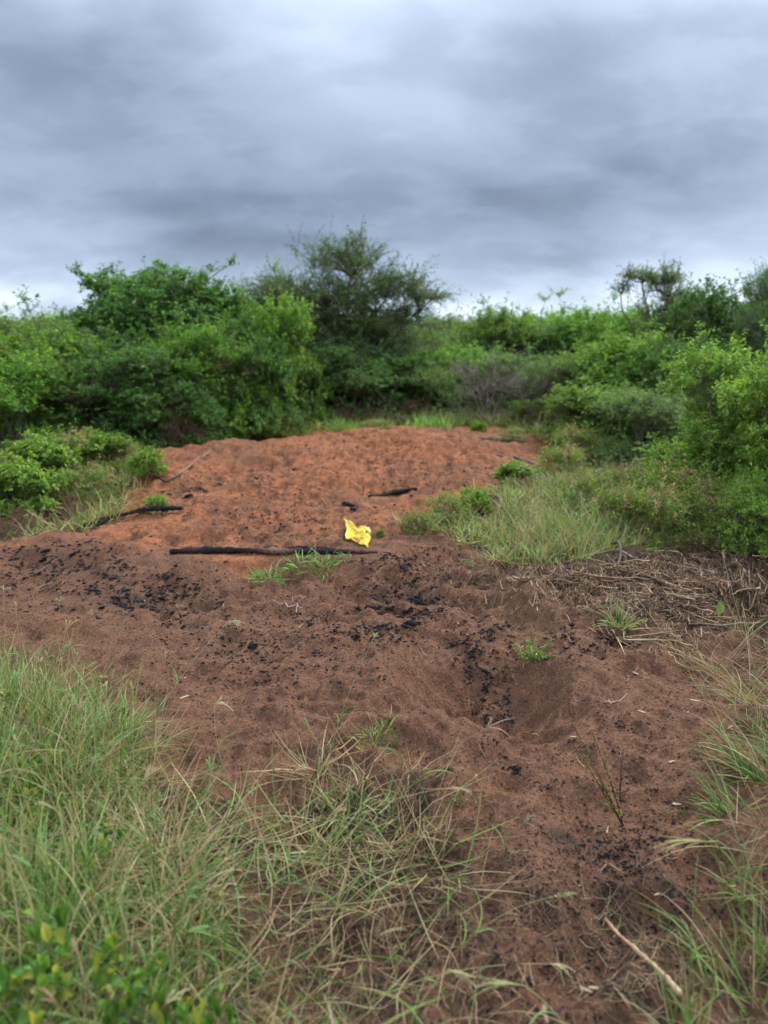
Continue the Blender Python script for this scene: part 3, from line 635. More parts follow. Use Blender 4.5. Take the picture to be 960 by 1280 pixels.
# ---- right side
plant('loose', 560, 17, 400, 120, 'olive bush directly right of the big thorn tree', rz=.5, group=TG)
plant('upright', 622, 17.5, 380, 120, 'pale green bush on the skyline right of the low bright gap in the clouds', rz=1.5, group=TG)
plant('loose', 690, 17.5, 388, 120, 'grey-green bush in the middle of the right skyline', rz=2.5, group=TG)
plant('upright', 752, 16.5, 376, 130, 'green bush on the skyline left of the arching thorn tree', rz=3.5, group=TG)
plant('round', 582, 15, 428, 110, 'green bush in the second row right of the brown dead bushes', rz=.8, group=TG)
plant('loose', 545, 14.2, 450, 80, 'thin bush with pale stems right of the thorn tree', rz=1.1, group=TG)
plant('loose', 648, 14.8, 432, 120, 'grey-green bush behind the bare pale branches', rz=1.7, group=TG)
plant('bare', 612, 13.9, 432, 100, 'leafless shrub with pale straight branches on the right of the mound', 'shrub', .2, 'dead shrubs')
plant('bare', 668, 13.2, 450, 80, 'leafless twiggy shrub next to the pale-branched one', 'shrub', 1.9, 'dead shrubs')
plant('brown', 692, 12.6, 476, 90, 'brown dead bush under the green bushes right of the mound', rz=2.9, group='dead shrubs')
plant('loose', 712, 13.2, 432, 110, 'rounded green bush left of centre in the right thicket', rz=4.1, group=TG)
plant('upright', 790, 12, 408, 140, 'tall yellowish green bush below the arching thorn tree', rz=5.2, group=TG)
plant('arch', 826, 14, 328, 105, 'thorn tree with a bare branch arching out to the left', 'tree', 0, TG)
plant('dark', 885, 13, 352, 130, 'dark green bush right of the arching thorn tree', rz=.3, group=TG)
plant('acacia', 950, 11.5, 332, 130, 'dark thorn tree at the right edge of the picture', 'tree', 1.3, TG)
plant('dark', 865, 10.6, 420, 130, 'shady green bush between the arching thorn tree and the near yellow-green bush', rz=3.3, group=TG)
plant('upright', 745, 10.8, 476, 120, 'leafy bush in the right thicket where the dry twigs poke out', rz=.6, group=TG)
plant('loose', 812, 9.4, 474, 130, 'dark bush left of the near yellow-green bush', rz=1.6, group=TG)
plant('round', 668, 12.9, 498, 56, 'small light green bush beyond the right end of the mound', rz=2.3, group=TG)
plant('near', 928, 6.6, 418, 165, 'near yellow-green bush with crisp leaves on the right', rz=0, group=TG)
plant('near', 1010, 5.9, 400, 180, 'near leafy bush cut off by the right edge', rz=2, group=TG)
plant('near', 885, 6.9, 530, 130, 'lower yellowish bush in front of the near yellow-green bush', rz=4, group=TG)
plant('near', 958, 5.2, 596, 90, 'small vivid green bush at the right edge behind the straw grass', rz=5, group=TG)
plant('brown', 815, 7.6, 572, 120, 'tangle of pink-brown dead twigs in front of the dark bush', rz=.9, group='dead shrubs')
LS = 'low weeds round the clearing'
for px, by, top, w, lb in [(820, 652, 566, 80, 'yellowish leafy weed below the dead twigs on the right'), (760, 628, 575, 60, 'thin yellow-green weed left of the dead twigs'), (868, 668, 575, 80, 'bushy weed with yellow leaf tips at the foot of the near bush'),
                           (700, 600, 548, 60, 'small weed at the far end of the feathery grass'), (720, 580, 525, 60, 'green weed in front of the right thicket'), (905, 690, 600, 70, 'greyish weed just above the twig pile'),
                           (525, 668, 632, 50, 'low yellow-green weed nearest the yellow sheet'), (560, 655, 610, 55, 'low weed right of the one nearest the yellow sheet'), (812, 690, 590, 90, 'pale weed rising out of the feathery grass near the twig heap'), (730, 640, 580, 70, 'grey-green weed in the back of the feathery grass'), (770, 672, 596, 70, 'leafy weed in the middle of the feathery grass'),
                           (20, 612, 560, 80, 'grey-green weed among the bright herbs at the left edge'), (110, 620, 575, 70, 'brownish weed right of the bright herbs'), (155, 585, 545, 60, 'dull weed between the bright herb and the orange mound'), (90, 585, 530, 70, 'dark weed behind the bright herbs'),
                           (330, 548, 512, 60, 'low weed at the foot of the bushes behind the mound'), (385, 540, 508, 50, 'low weed behind the mound below the big thorn tree'), (300, 546, 526, 36, 'small weed on the left end of the mound crest'), (472, 541, 522, 40, 'small weed on the middle of the mound crest'), (640, 552, 530, 40, 'small weed at the right end of the mound crest'),
                           (260, 556, 515, 60, 'weed at the corner between mound and left thicket')]:
    plant('weedy', px, 0, top, w, lb, 'weed', None, LS, base=by)
for px, by, top, w, lb in [(645, 602, 574, 56, 'vivid light green herb standing alone on the right of the orange soil'), (592, 638, 606, 42, 'small green herb in the grass right of the yellow sheet'),
                           (128, 588, 534, 72, 'bright yellow-green herb behind the left charred branch'), (52, 606, 540, 90, 'spreading bright herb at the left edge'), (30, 640, 568, 95, 'lowest of the bright herbs at the left edge'),
                           (75, 560, 512, 80, 'green herb furthest back on the left'), (10, 560, 510, 90, 'pale herb in front of the bush at the left edge'), (598, 542, 524, 22, 'little herb sprouting on the crest of the mound'),
                           (185, 590, 556, 44, 'small herb at the left end of the orange mound'), (196, 636, 616, 30, 'tiny herb beside the left charred branch'), (476, 668, 658, 11, 'tiny green sprout right of the yellow sheet')]:
    plant('herb', px, 0, top, w, lb, 'herb', None, 'bright green herbs', base=by)
for px, by, top, w, lb in [(60, 1320, 1165, 120, 'broad-leaved green plant in the bottom left corner, largest of them'), (165, 1340, 1180, 110, 'broad-leaved plant second from the bottom left corner'), (10, 1250, 1180, 90, 'broad-leaved plant at the left edge near the bottom'),
                           (45, 990, 930, 70, 'bright broad-leaved plant inside the left grass'), (10, 920, 862, 50, 'small broad-leaved plant at the left edge, highest of them'), (120, 1100, 1040, 60, 'broad-leaved plant in the middle of the left grass'), (250, 1390, 1240, 80, 'broad-leaved plant nearest the middle of the bottom edge'), (35, 1060, 985, 60, 'small broad-leaved plant below the bright one in the left grass'), (190, 1380, 1255, 80, 'yellowing broad-leaved plant at the bottom of the left grass')]:
    plant('broad', px, 0, top, w, lb, 'plant', None, 'broad-leaved plants in the grass', base=by)
for px, by, top, w, lb in [(160, 588, 548, 80, 'brown tangle of dead stems between the bright herbs and the mound'), (60, 600, 560, 90, 'pinkish dead tangle among the bright herbs at the left'), (195, 566, 530, 60, 'dry tangle at the corner of the left thicket'),
                           (100, 640, 612, 70, 'flattened dry tangle above the left charred branch'), (20, 665, 630, 60, 'dry tangle at the left edge above the dark slope'), (660, 612, 590, 50, 'dry tangle behind the vivid herb on the right'), (880, 700, 668, 120, 'flat straw-brown tangle under the bushes right of the twig heap')]:
    plant('brown', px, 0, top, w, lb, 'dead weeds', None, 'dead tangles in the weeds', base=by)
# ---- beyond: the same thicket goes on
k = 0
for y, tops in ((21, 392), (27, 396)):
    for px in range(-60, 1080, 95):
        k += 1; kd = ('loose', 'round', 'upright', 'dark')[k % 4]
        plant(kd, px + random.uniform(-20, 20), y + random.uniform(-1.5, 1.5), tops + random.uniform(-6, 8), 150, 'far bush of the thicket, mostly hidden behind the nearer ones', group='far bushes behind the thicket')
for kd, x, y in (('round', -6.5, 7.5), ('dark', -7.5, 9.5), ('round', 6.2, 5), ('dark', 7.2, 8), ('upright', 8, 10.5), ('upright', -9, 12)):
    if PROTO[kd]['used']:
        o = copy_tree(PROTO[kd]['e'], PROTO[kd]['k']); o.location = (x, y, float(H(x, y)) - .02); o.scale = (.9, .9, .8); o.rotation_euler = (0, 0, x)
        tag(o, 'green bush at the side of the clearing, outside the frame', 'bush', group='bushes at the sides')

# ------------------------------------------------------------------ small things on the soil
ICO = None
def ico():
    p = (1 + 5 ** .5) / 2
    V = np.array([(-1, p, 0), (1, p, 0), (-1, -p, 0), (1, -p, 0), (0, -1, p), (0, 1, p), (0, -1, -p), (0, 1, -p), (p, 0, -1), (p, 0, 1), (-p, 0, -1), (-p, 0, 1)]) / 1.902
    F = np.array([(0, 11, 5), (0, 5, 1), (0, 1, 7), (0, 7, 10), (0, 10, 11), (1, 5, 9), (5, 11, 4), (11, 10, 2), (10, 7, 6), (7, 1, 8), (3, 9, 4), (3, 4, 2), (3, 2, 6), (3, 6, 8), (3, 8, 9), (4, 9, 5), (2, 4, 11), (6, 2, 10), (8, 6, 7), (9, 8, 1)])
    return V, F
IV, IF = ico()
def crumbs(mb, xy, size, col, seed, flat_=(.35, .8), lift=.15):
    """many small angular crumbs lying on the soil"""
    rg = np.random.default_rng(seed); n = len(xy)
    V8 = np.array([(1, 0, 0), (0, 1, 0), (-1, 0, 0), (0, -1, 0), (0, 0, 1), (0, 0, -1.0)]); F8 = np.array([(0, 1, 4), (1, 2, 4), (2, 3, 4), (3, 0, 4), (1, 0, 5), (2, 1, 5), (3, 2, 5), (0, 3, 5)])
    V = V8[None] * (1 + rg.uniform(-.35, .35, (n, 6, 1))) + rg.uniform(-.2, .2, (n, 6, 3))
    V = V * np.stack([np.ones(n), rg.uniform(.25, .85, n), rg.uniform(*flat_, n)], -1)[:, None] * (size / 2)[:, None, None]
    a = rg.uniform(0, 6.28, n); ca, sa = np.cos(a)[:, None], np.sin(a)[:, None]
    V = np.stack([V[..., 0] * ca - V[..., 1] * sa, V[..., 0] * sa + V[..., 1] * ca, V[..., 2] + V[..., 0] * rg.uniform(-.4, .4, (n, 1))], -1)
    z = H(xy[:, 0], xy[:, 1]) + size * lift
    V = V + np.stack([xy[:, 0], xy[:, 1], z], -1)[:, None]
    mb.add(V.reshape(-1, 3), (np.arange(n)[:, None, None] * 6 + F8[None]).reshape(-1, 3), np.repeat(col, 6, 0))
def blob(px, py, sx, sy, n, rg, clump=True):
    """points gathered in small clumps around a pixel of the photo"""
    m = max(2, n // 14); c = np.stack([rg.normal(px, sx * 1.3, m), rg.normal(py, sy * 1.3, m)], -1); k = rg.integers(0, m, n) if clump else np.arange(n) % m
    d = rg.normal(0, 1, (n, 2)) * np.array([sx, sy]) * rg.choice([.10, .25, .7], (n, 1)); q = c[k] + d
    P = at(q[:, 0], np.clip(q[:, 1], 533, 1400)); return P[:, :2]
def spread_px(poly, n, seed, y_even=True):
    return scatter(to_world(poly), n, seed)
rg = np.random.default_rng(301)
# pixel centre, spread, number, largest size (m)
CL = [(210, 748, 30, 12, 420, .030), (160, 738, 26, 10, 260, .03), (50, 700, 40, 10, 240, .03), (100, 705, 40, 14, 420, .028), (60, 735, 40, 12, 200, .02), (345, 655, 26, 9, 260, .026), (300, 668, 20, 6, 120, .02), (510, 722, 26, 9, 420, .030), (480, 700, 40, 7, 200, .02),
      (505, 758, 22, 9, 330, .030), (515, 748, 12, 5, 120, .034), (450, 765, 40, 14, 260, .022), (470, 783, 28, 6, 120, .024), (420, 778, 24, 8, 130, .02), (380, 745, 60, 16, 260, .016), (300, 790, 50, 22, 330, .018), (390, 805, 50, 20, 330, .02), (340, 830, 40, 16, 150, .018),
      (270, 850, 50, 20, 160, .015), (600, 800, 12, 12, 160, .020), (590, 830, 10, 16, 150, .018), (575, 812, 8, 8, 60, .02), (615, 860, 12, 10, 130, .020), (622, 893, 8, 16, 220, .018), (540, 770, 30, 10, 120, .016), (615, 788, 12, 8, 90, .02),
      (560, 690, 14, 5, 60, .02), (640, 960, 6, 4, 50, .016), (560, 955, 50, 30, 110, .010), (710, 800, 10, 10, 70, .02), (770, 806, 14, 4, 90, .022), (720, 808, 14, 8, 60, .016), (700, 860, 90, 40, 320, .010), (760, 920, 90, 40, 260, .010), (650, 1000, 90, 50, 330, .009),
      (780, 1065, 30, 14, 420, .013), (740, 1100, 40, 20, 330, .011), (690, 1060, 50, 25, 330, .010), (850, 1120, 60, 26, 360, .012), (760, 1180, 60, 26, 300, .011), (640, 1090, 60, 40, 300, .008), (620, 1160, 60, 40, 260, .008), (650, 1240, 90, 30, 420, .012), (880, 1200, 60, 40, 350, .012),
      (540, 1130, 30, 60, 200, .010), (350, 1010, 70, 40, 260, .010), (450, 1080, 60, 50, 240, .010), (820, 985, 30, 12, 110, .012), (690, 985, 10, 6, 40, .012),
      (250, 612, 24, 6, 130, .03), (280, 595, 40, 12, 260, .026), (330, 590, 60, 14, 300, .03), (235, 613, 12, 3, 80, .04), (400, 580, 60, 18, 330, .03), (460, 560, 60, 12, 300, .032), (540, 575, 60, 15, 330, .03), (330, 555, 60, 8, 200, .035), (500, 595, 60, 10, 260, .03),
      (600, 590, 30, 10, 110, .03), (500, 615, 26, 5, 110, .03), (385, 640, 50, 10, 260, .026), (420, 660, 40, 8, 160, .02), (530, 650, 30, 10, 110, .02), (330, 632, 50, 10, 220, .024), (450, 540, 90, 5, 160, .03), (800, 905, 40, 15, 60, .012), (890, 830, 40, 30, 90, .012)]
g = MB()
for px, py, sx, sy, n, mx in CL:
    n = int(n * 2.3)
    xy = blob(px, py, sx, sy, n, rg); n_ = n; sz = .0025 + (mx - .0025) * rg.random(n) ** 3.3
    crumbs(g, xy, sz * 1.5, np.array([.020, .018, .019]) * rg.uniform(.5, 1.9, (n, 1)), int(px * 7 + py), (.2, .45), .08)
xy = spread_px([(150, 690), (620, 700), (900, 760), (900, 950), (840, 1280), (560, 1280), (520, 960), (180, 880), (60, 760)], 2600, 302)
crumbs(g, xy, .002 + .007 * rg.random(len(xy)) ** 2.5, np.array([.022, .019, .019]) * rg.uniform(.6, 2.2, (len(xy), 1)), 303)
xy = spread_px([(180, 600), (300, 545), (620, 536), (640, 600), (480, 660), (430, 690), (60, 690)], 1900, 304)
crumbs(g, xy, .006 + .022 * rg.random(len(xy)) ** 2.5, np.array([.028, .021, .020]) * rg.uniform(.6, 2.2, (len(xy), 1)), 305)
tag(g.build('charcoal_crumbs', M_CHAR), 'fine black charcoal crumbs strewn over the soil', 'charcoal', kind='stuff')
# clods of the soil itself
g = MB()
for poly, n, mx, sd in (([(0, 690), (620, 700), (960, 720), (960, 950), (900, 1300), (300, 1300), (230, 960), (0, 800)], 13000, .020, 311), ([(150, 620), (300, 545), (640, 536), (640, 600), (480, 660), (640, 700), (0, 700)], 4500, .032, 312)):
    xy = spread_px(poly, n, sd); m = masks(xy[:, 0], xy[:, 1])[:, :1]; m = sstep(.3, .8, m)
    c = (np.array([.150, .076, .045]) * (1 - m) + np.array([.33, .13, .058]) * m) * rg.uniform(.65, 1.2, (len(xy), 1))
    crumbs(g, xy, .003 + (mx - .003) * rg.random(len(xy)) ** 3, c, sd + 5, (.5, .9), .1)
tag(g.build('soil_clods', solid_mat('clod', .95, 90, .2, .5, .002, .15)), 'small crumbly clods of the brown and orange soil', 'soil', kind='stuff')
# straw, bark shreds and chips too fine to count
g = MB(); M_LITTER = leaf_mat('litter', .08, .8, 0, .2)
def shreds(mb, xy, L, Wd, pal, seed, lift=(0, .02)):
    rg = np.random.default_rng(seed); n = len(xy); a = rg.uniform(0, 3.14, n); ln = rg.uniform(*L, n); w = rg.uniform(*Wd, n)
    d = np.stack([np.cos(a), np.sin(a)], -1); s = np.stack([-d[:, 1], d[:, 0]], -1); bow = rg.normal(0, .025, n) * ln
    P = [xy - d * (ln / 2)[:, None], xy + s * bow[:, None], xy + d * (ln / 2)[:, None]]; lf = rg.uniform(*lift, (n, 3)); rows = []
    for k, p in enumerate(P):
        z = H(p[:, 0], p[:, 1]) + .0025 + lf[:, k] * (.4 if k == 1 else 1); ww = w * (1 if k == 1 else .6)
        for sg in (-1, 1): rows.append(np.concatenate([p + s * (ww / 2 * sg)[:, None], (z + rg.uniform(-.3, .3, n) * ww * sg)[:, None]], 1))
    V = np.stack(rows, 1); o = np.arange(n)[:, None] * 6
    F = np.concatenate([o + [0, 1, 3, 2], o + [2, 3, 5, 4]], 0)
    c = pal[rg.integers(0, len(pal), n)] * rg.uniform(.6, 1.2, (n, 1)); mb.add(V.reshape(-1, 3), F, np.repeat(c, 6, 0))
BARK = np.array([[.17, .10, .055], [.26, .16, .09], [.10, .06, .036], [.38, .26, .15], [.07, .045, .03]])
for px, py, sx, sy, n in [(800, 728, 75, 18, 900), (740, 712, 60, 10, 500), (690, 722, 45, 8, 420), (860, 715, 60, 12, 400), (830, 760, 50, 12, 350), (640, 715, 22, 6, 120), (850, 790, 40, 15, 160), (820, 738, 60, 16, 1500), (900, 735, 50, 20, 1000), (760, 735, 40, 12, 900), (700, 716, 40, 7, 500)]:
    shreds(g, blob(px, py, sx, sy, n, rg), (.02, .09), (.0025, .008), BARK, px + n, (0, .035))
shreds(g, scatter(GR_LEFT, 1100, 321), (.02, .10), (.0010, .0028), np.concatenate([STRAW * .6, BARK]), 322); shreds(g, scatter(GR_RIGHT, 500, 323), (.02, .10), (.0010, .0028), np.concatenate([STRAW * .6, BARK]), 324)
shreds(g, scatter(GR_MID, 900, 325), (.03, .12), (.003, .006), STRAW, 326); shreds(g, scatter(GR_WEED, 900, 327), (.03, .14), (.004, .008), np.concatenate([STRAW, BARK]), 328, (0, .05))
shreds(g, spread_px([(150, 700), (900, 720), (900, 900), (850, 1280), (560, 1280), (520, 960), (180, 880)], 240, 329), (.01, .05), (.0015, .004), np.concatenate([STRAW, BARK]), 330)
shreds(g, blob(760, 1220, 130, 45, 700, rg), (.02, .09), (.0010, .0026), np.concatenate([STRAW * .55, BARK, BARK]), 331)
tag(g.build('dry_litter', M_LITTER), 'fine dry litter of bark shreds and straw', 'litter', kind='stuff')

# charcoal lumps one can pick up
def lump_mesh(seed, e=(1, .6, .45)):
    r = np.random.default_rng(seed); mb = MB(); V = np.sign(IV) * np.abs(IV) ** .7 * (1 + r.uniform(-.55, .25, (12, 1))) * np.array(e) + r.uniform(-.25, .25, (12, 3)) * np.array(e)
    mb.add(V * .5, IF, np.array([.017, .016, .017]) * r.uniform(.7, 1.6)); return mb.mesh('charcoal_lump', M_CHAR)
LUMPS = [lump_mesh(400 + i, (1, random.uniform(.2, .7), random.uniform(.12, .28))) for i in range(14)]
def single(name, mesh, loc, rz, sc, label, cat, group=None, tilt=(0, 0)):
    o = put(name, mesh); o.location = loc; o.rotation_euler = (tilt[0], tilt[1], rz); o.scale = (sc,) * 3 if isinstance(sc, (int, float)) else sc
    return tag(o, label, cat, group)
LC = [(210, 748, 28, 11, 26, .055, 'black charcoal lump in the cluster left of the charred log'), (110, 706, 36, 11, 16, .05, 'black charcoal lump on the dark slope at the left edge'),
      (512, 725, 20, 7, 18, .055, 'charcoal lump in the cluster just right of the charred log end'), (500, 762, 18, 7, 22, .06, 'charcoal lump in the glossy black cluster in the middle of the bare soil'),
      (450, 768, 32, 11, 14, .04, 'charcoal lump left of the glossy black cluster in mid soil'), (330, 800, 50, 22, 20, .034, 'loose charcoal lump on the bare soil below the green grass tufts'),
      (600, 815, 11, 16, 14, .034, 'charcoal lump on the slope leading down into the pit'), (622, 888, 8, 16, 16, .032, 'charcoal lump in the black trail at the bottom of the pit'),
      (345, 655, 22, 8, 10, .05, 'charcoal lump in the hollow above the charred log'), (770, 807, 12, 3, 5, .045, 'charcoal lump under the pale grass tuft beside the twig pile'),
      (722, 800, 8, 8, 4, .03, 'charcoal lump between the leafy seedling and the pale grass tuft'), (785, 1062, 24, 10, 14, .020, 'charcoal lump below the leaning reddish weed'),
      (840, 1130, 50, 20, 12, .020, 'charcoal lump in the black patch near the bottom right grass'), (640, 962, 6, 3, 4, .026, 'charcoal lump by itself on the rim below the pit'),
      (300, 595, 60, 12, 14, .07, 'charcoal lump on the left of the orange mound'), (460, 575, 70, 14, 14, .07, 'charcoal lump on the middle of the orange mound'), (240, 613, 12, 3, 6, .10, 'black charcoal lump in the dark streak at the left foot of the mound'),
      (760, 1190, 60, 20, 8, .018, 'charcoal lump near the long pale stick at the bottom')]
for px, py, sx, sy, n, mx, lb in LC:
    for q in blob(px, py, sx, sy, n, rg):
        s_ = 1.8 * mx * (.22 + .78 * rg.random() ** 2.4)
        single('charcoal_lump', LUMPS[rg.integers(0, 14)], (q[0], q[1], float(H(*q)) + s_ * .08), rg.uniform(0, 6.28), s_, lb, 'charcoal', lb.replace('charcoal lump', 'charcoal lumps').replace('black ', ''), (rg.uniform(-.4, .4), rg.uniform(-.4, .4)))

# twigs and chips
def twig_mesh(seed, col, L=.14, r=.0028, side=True):
    q = np.random.default_rng(seed); mb = MB(); n = 8; x = np.linspace(-.5, .5, n) * L
    P = np.stack([x, np.cumsum(q.normal(0, .005, n)) * L / .14, np.abs(np.cumsum(q.normal(0, .003, n)))], -1); P[:, 1] -= P[:, 1].mean(); P[:, 2] -= P[:, 2].min() - r
    tube(mb, P, np.linspace(r * 1.2, r * .5, n), 5, np.array(col) * q.uniform(.8, 1.2, (n, 1)), True, .15, q)
    if side and q.random() < .6:
        k = q.integers(2, 6); e = P[k] + np.array([L * .22, q.choice([-1, 1]) * L * .2, .012]); tube(mb, bez(P[k], (P[k] + e) / 2 + [0, 0, .004], e, 4), np.linspace(r * .7, r * .3, 4), 4, np.array(col))
    return mb.mesh('twig', M_TWIG)
TW_C = [(.22, .13, .075), (.32, .20, .12), (.15, .09, .055), (.24, .15, .09), (.09, .06, .04), (.42, .28, .16)]
TWIGS = [twig_mesh(500 + i, TW_C[i % 6]) for i in range(14)]
def chip_mesh(seed, col):
    """a flake of split wood: a thin wedge with ragged ends"""
    q = np.random.default_rng(seed); mb = MB(); n = 6; x = np.linspace(-.5, .5, n); w = .13 * (1 + q.uniform(-.25, .25, n)); w[0] *= .5; w[-1] *= .35; th = .055 * (1 + q.uniform(-.3, .3, n)); c = np.cumsum(q.normal(0, .012, n))
    V = []
    for k in range(n): V += [(x[k] + q.uniform(-.03, .03), c[k] - w[k], 0), (x[k], c[k] + w[k], 0), (x[k], c[k] + w[k] * .8, th[k]), (x[k] + q.uniform(-.03, .03), c[k] - w[k] * .7, th[k] * .8)]
    F = []
    for k in range(n - 1):
        for j in range(4): F.append((k * 4 + j, k * 4 + (j + 1) % 4, k * 4 + 4 + (j + 1) % 4, k * 4 + 4 + j))
    mb.add(V, np.array(F), np.array(col)); mb.F.append(np.array([[3, 2, 1, 0], [n * 4 - 4, n * 4 - 3, n * 4 - 2, n * 4 - 1]])); return mb.mesh('wood_chip', M_TWIG)
CHIPS = [chip_mesh(600 + i, c) for i, c in enumerate([(.40, .28, .17), (.46, .33, .20), (.33, .22, .14), (.50, .38, .25), (.26, .17, .11)])]
TC = [(800, 735, 52, 13, 150, .16, 'dry brown twig in the heap of cut twigs on the right'), (760, 712, 60, 8, 50, .13, 'dry twig along the back of the heap of cut twigs'), (875, 745, 45, 14, 60, .15, 'dry twig at the right end of the heap of cut twigs'),
      (690, 718, 40, 8, 26, .08, 'short twig among the bark chips below the feathery grass'), (880, 700, 40, 7, 16, .10, 'dry twig under the bushes right of the heap'), (850, 810, 40, 20, 12, .12, 'thin twig between the twig heap and the right-hand straw grass'),
      (210, 550, 40, 8, 12, .25, 'grey twig lying where the orange mound meets the left bushes'), (70, 640, 50, 16, 14, .18, 'dry twig in the meadow grass on the left'), (150, 700, 40, 16, 8, .12, 'thin twig on the dark slope at the left'),
      (760, 1230, 90, 26, 14, .06, 'thin twig on the soil at the bottom right'), (850, 1100, 50, 30, 10, .06, 'small twig beside the right foreground grass'), (420, 800, 120, 40, 9, .06, 'thin dry twig lying alone on the bare soil')]
for px, py, sx, sy, n, L, lb in TC:
    for q in blob(px, py, sx, sy, n, rg):
        s_ = L / .14 * rg.uniform(.5, 1.5); lift = rg.random() * (.07 if 'heap' in lb else .002)
        single('twig', TWIGS[rg.integers(0, 14)], (q[0], q[1], float(H(*q)) + .002 + lift), rg.uniform(0, 6.28), s_, lb, 'twig', lb.replace('twig ', 'twigs ', 1), (rg.uniform(-.12, .12), rg.uniform(-.15, .15) if 'heap' in lb else rg.uniform(-.04, .04)))
CC = [(790, 715, 60, 10, 26, .045, 'pale bark chip in the heap of cut twigs'), (700, 722, 50, 8, 30, .032, 'bark chip in the strip below the feathery grass'), (850, 745, 50, 10, 12, .045, 'pale chip at the right end of the twig heap'), (620, 875, 7, 10, 7, .016, 'tiny pink-brown chip in the pit'), (740, 1120, 90, 50, 12, .012, 'small chip on the black-speckled soil at the bottom right'), (900, 900, 30, 20, 5, .03, 'chip near the right-hand straw grass')]
def chip(px, py, L, ang, label, group=None, k=0, w=1.0):
    p = at1(px, py); return single('wood_chip', CHIPS[k], (p.x, p.y, p.z + .001), ang, (L, L * w, L * .8), label, 'chip', group, (rg.uniform(-.1, .1), rg.uniform(-.1, .1)))
for px, py, sx, sy, n, L, lb in CC:
    for q in blob(px, py, sx, sy, n, rg):
        s_ = L * rg.uniform(.5, 1.5); single('wood_chip', CHIPS[rg.integers(0, 5)], (q[0], q[1], float(H(*q)) + .001), rg.uniform(0, 6.28), s_, lb, 'chip', lb.replace('chip ', 'chips ', 1), (rg.uniform(-.3, .3), rg.uniform(-.3, .3)))
SC = 'single chips on the bare soil'
chip(797, 843, .055, 2.2, 'largest split stick piece on the soil below the pale grass tuft', SC, 0, .8); chip(787, 846, .035, 2.6, 'short chip touching the largest split piece', SC, 4)
chip(802, 890, .035, 2.3, 'flat oval chip in the middle of the right-hand soil', SC, 3, 1.3); chip(869, 876, .05, 2.7, 'pale chip near the right-hand straw grass', SC, 1); chip(860, 890, .022, .8, 'small triangular chip below the pale one', SC, 0)
chip(847, 1005, .035, .1, 'flat whitish chip at the edge of the right foreground grass', SC, 3, 1.8); chip(823, 1118, .026, .3, 'bright orange-brown chip on the black soil', SC, 1); chip(727, 972, .02, .6, 'small dull chip beside the reddish weed', SC, 4)
chip(232, 871, .055, .7, 'pale chip on the left of the bare soil', SC, 3, .7); chip(728, 1236, .05, 2.6, 'pale split piece pointing at the bottom edge', SC, 1, .7); chip(746, 1236, .045, 3.0, 'brown split piece beside the pale one at the bottom', SC, 0, .8)
chip(681, 1268, .05, 1.5, 'upright-lying brown bark piece at the bottom edge', SC, 4, 1.2); chip(915, 1108, .02, 0, 'tiny orange chip in the right foreground grass', SC, 1); chip(250, 1215, .05, 2.1, 'curled brown bark piece in the left foreground grass', SC, 2)

def stick(name, pts, rads, cols_, label, cat, group=None, mat=None, sides=10, jit=.20, sink=.1, seed=0, lifts=None, row=None):
    """a stick through ground points given as photo pixels"""
    P0 = np.array([at1(a, b)[:] for a, b in pts])
    if row: P0 = np.array([(float(flat(a, row)[0]), float(flat(a, row)[1]) + .015 * math.sin(i * 1.7), 0) for i, (a, b) in enumerate(pts)])
    r0 = np.array(rads); m = 64; t = np.linspace(0, len(P0) - 1, m)
    P = np.stack([np.interp(t, range(len(P0)), P0[:, k]) for k in range(3)], -1); r = np.interp(t, range(len(P0)), r0)
    P[:, 2] = (H(P[:, 0], P[:, 1]).mean() + 0 * r) if row else .3 * H(P[:, 0], P[:, 1]) + .7 * (np.polyval(np.polyfit(np.arange(m), H(P[:, 0], P[:, 1]), 3), np.arange(m))) ; P[:, 2] = np.convolve(np.pad(np.maximum(P[:, 2], H(P[:, 0], P[:, 1]) - r * .6), 6, 'edge'), np.ones(13) / 13, 'valid') + r * (1 - sink)
    if lifts is not None: P[:, 2] += np.interp(t, range(len(P0)), lifts)
    q = np.random.default_rng(seed + 900); P += np.cumsum(q.normal(0, r0.mean() * .018, P.shape), 0) * [1, 1, .3]; r = r * (1 + .25 * np.sin(np.arange(m) * .23 + seed) * .5 + q.normal(0, .12, m)); r[0] *= .7; r[-1] *= .6
    C = np.stack([np.interp(np.linspace(0, 1, m), np.linspace(0, 1, len(cols_)), np.array(cols_)[:, k]) for k in range(3)], -1)
    base = P.mean(0); base[2] = P[:, 2].min(); mb = MB(); tube(mb, P - base, r, sides, C, True, jit, q)
    o = mb.build(name, mat or M_CHAR); o.location = base; return tag(o, label, cat, group)
K, KB, BR, RD = (.016, .015, .016), (.035, .026, .022), (.25, .15, .095), (.11, .05, .04)
stick('charred_log', [(213, 692), (300, 692), (340, 691), (400, 689), (472, 693)], [.021, .025, .022, .024, .014], [K, KB, K, K, K, KB, (.07, .045, .035), (.19, .115, .075), (.15, .09, .06), KB, K, K, KB, RD, RD], 'long charred log with a bare brown patch, behind the green grass tufts', 'log', 'charred wood', row=697)
stick('charred_log', [(340, 689), (380, 687), (430, 689)], [.012, .016, .008], [K, K, KB], 'thin charred stick lying against the back of the long charred log', 'stick', 'charred wood', seed=2)
stick('charred_branch', [(77, 665), (110, 658), (150, 650), (190, 643), (228, 640)], [.008, .014, .018, .024, .020], [K, K, KB, K, K], 'crooked charred branch on the left, thick end to the right', 'branch', 'charred wood', seed=3, lifts=[.0, .02, .03, .03, .02])
stick('charred_branch', [(108, 672), (120, 660), (135, 655)], [.008, .012, .012], [K, K, K], 'short charred side branch under the crooked branch', 'branch', 'charred wood', seed=4, lifts=[0, .01, .03])
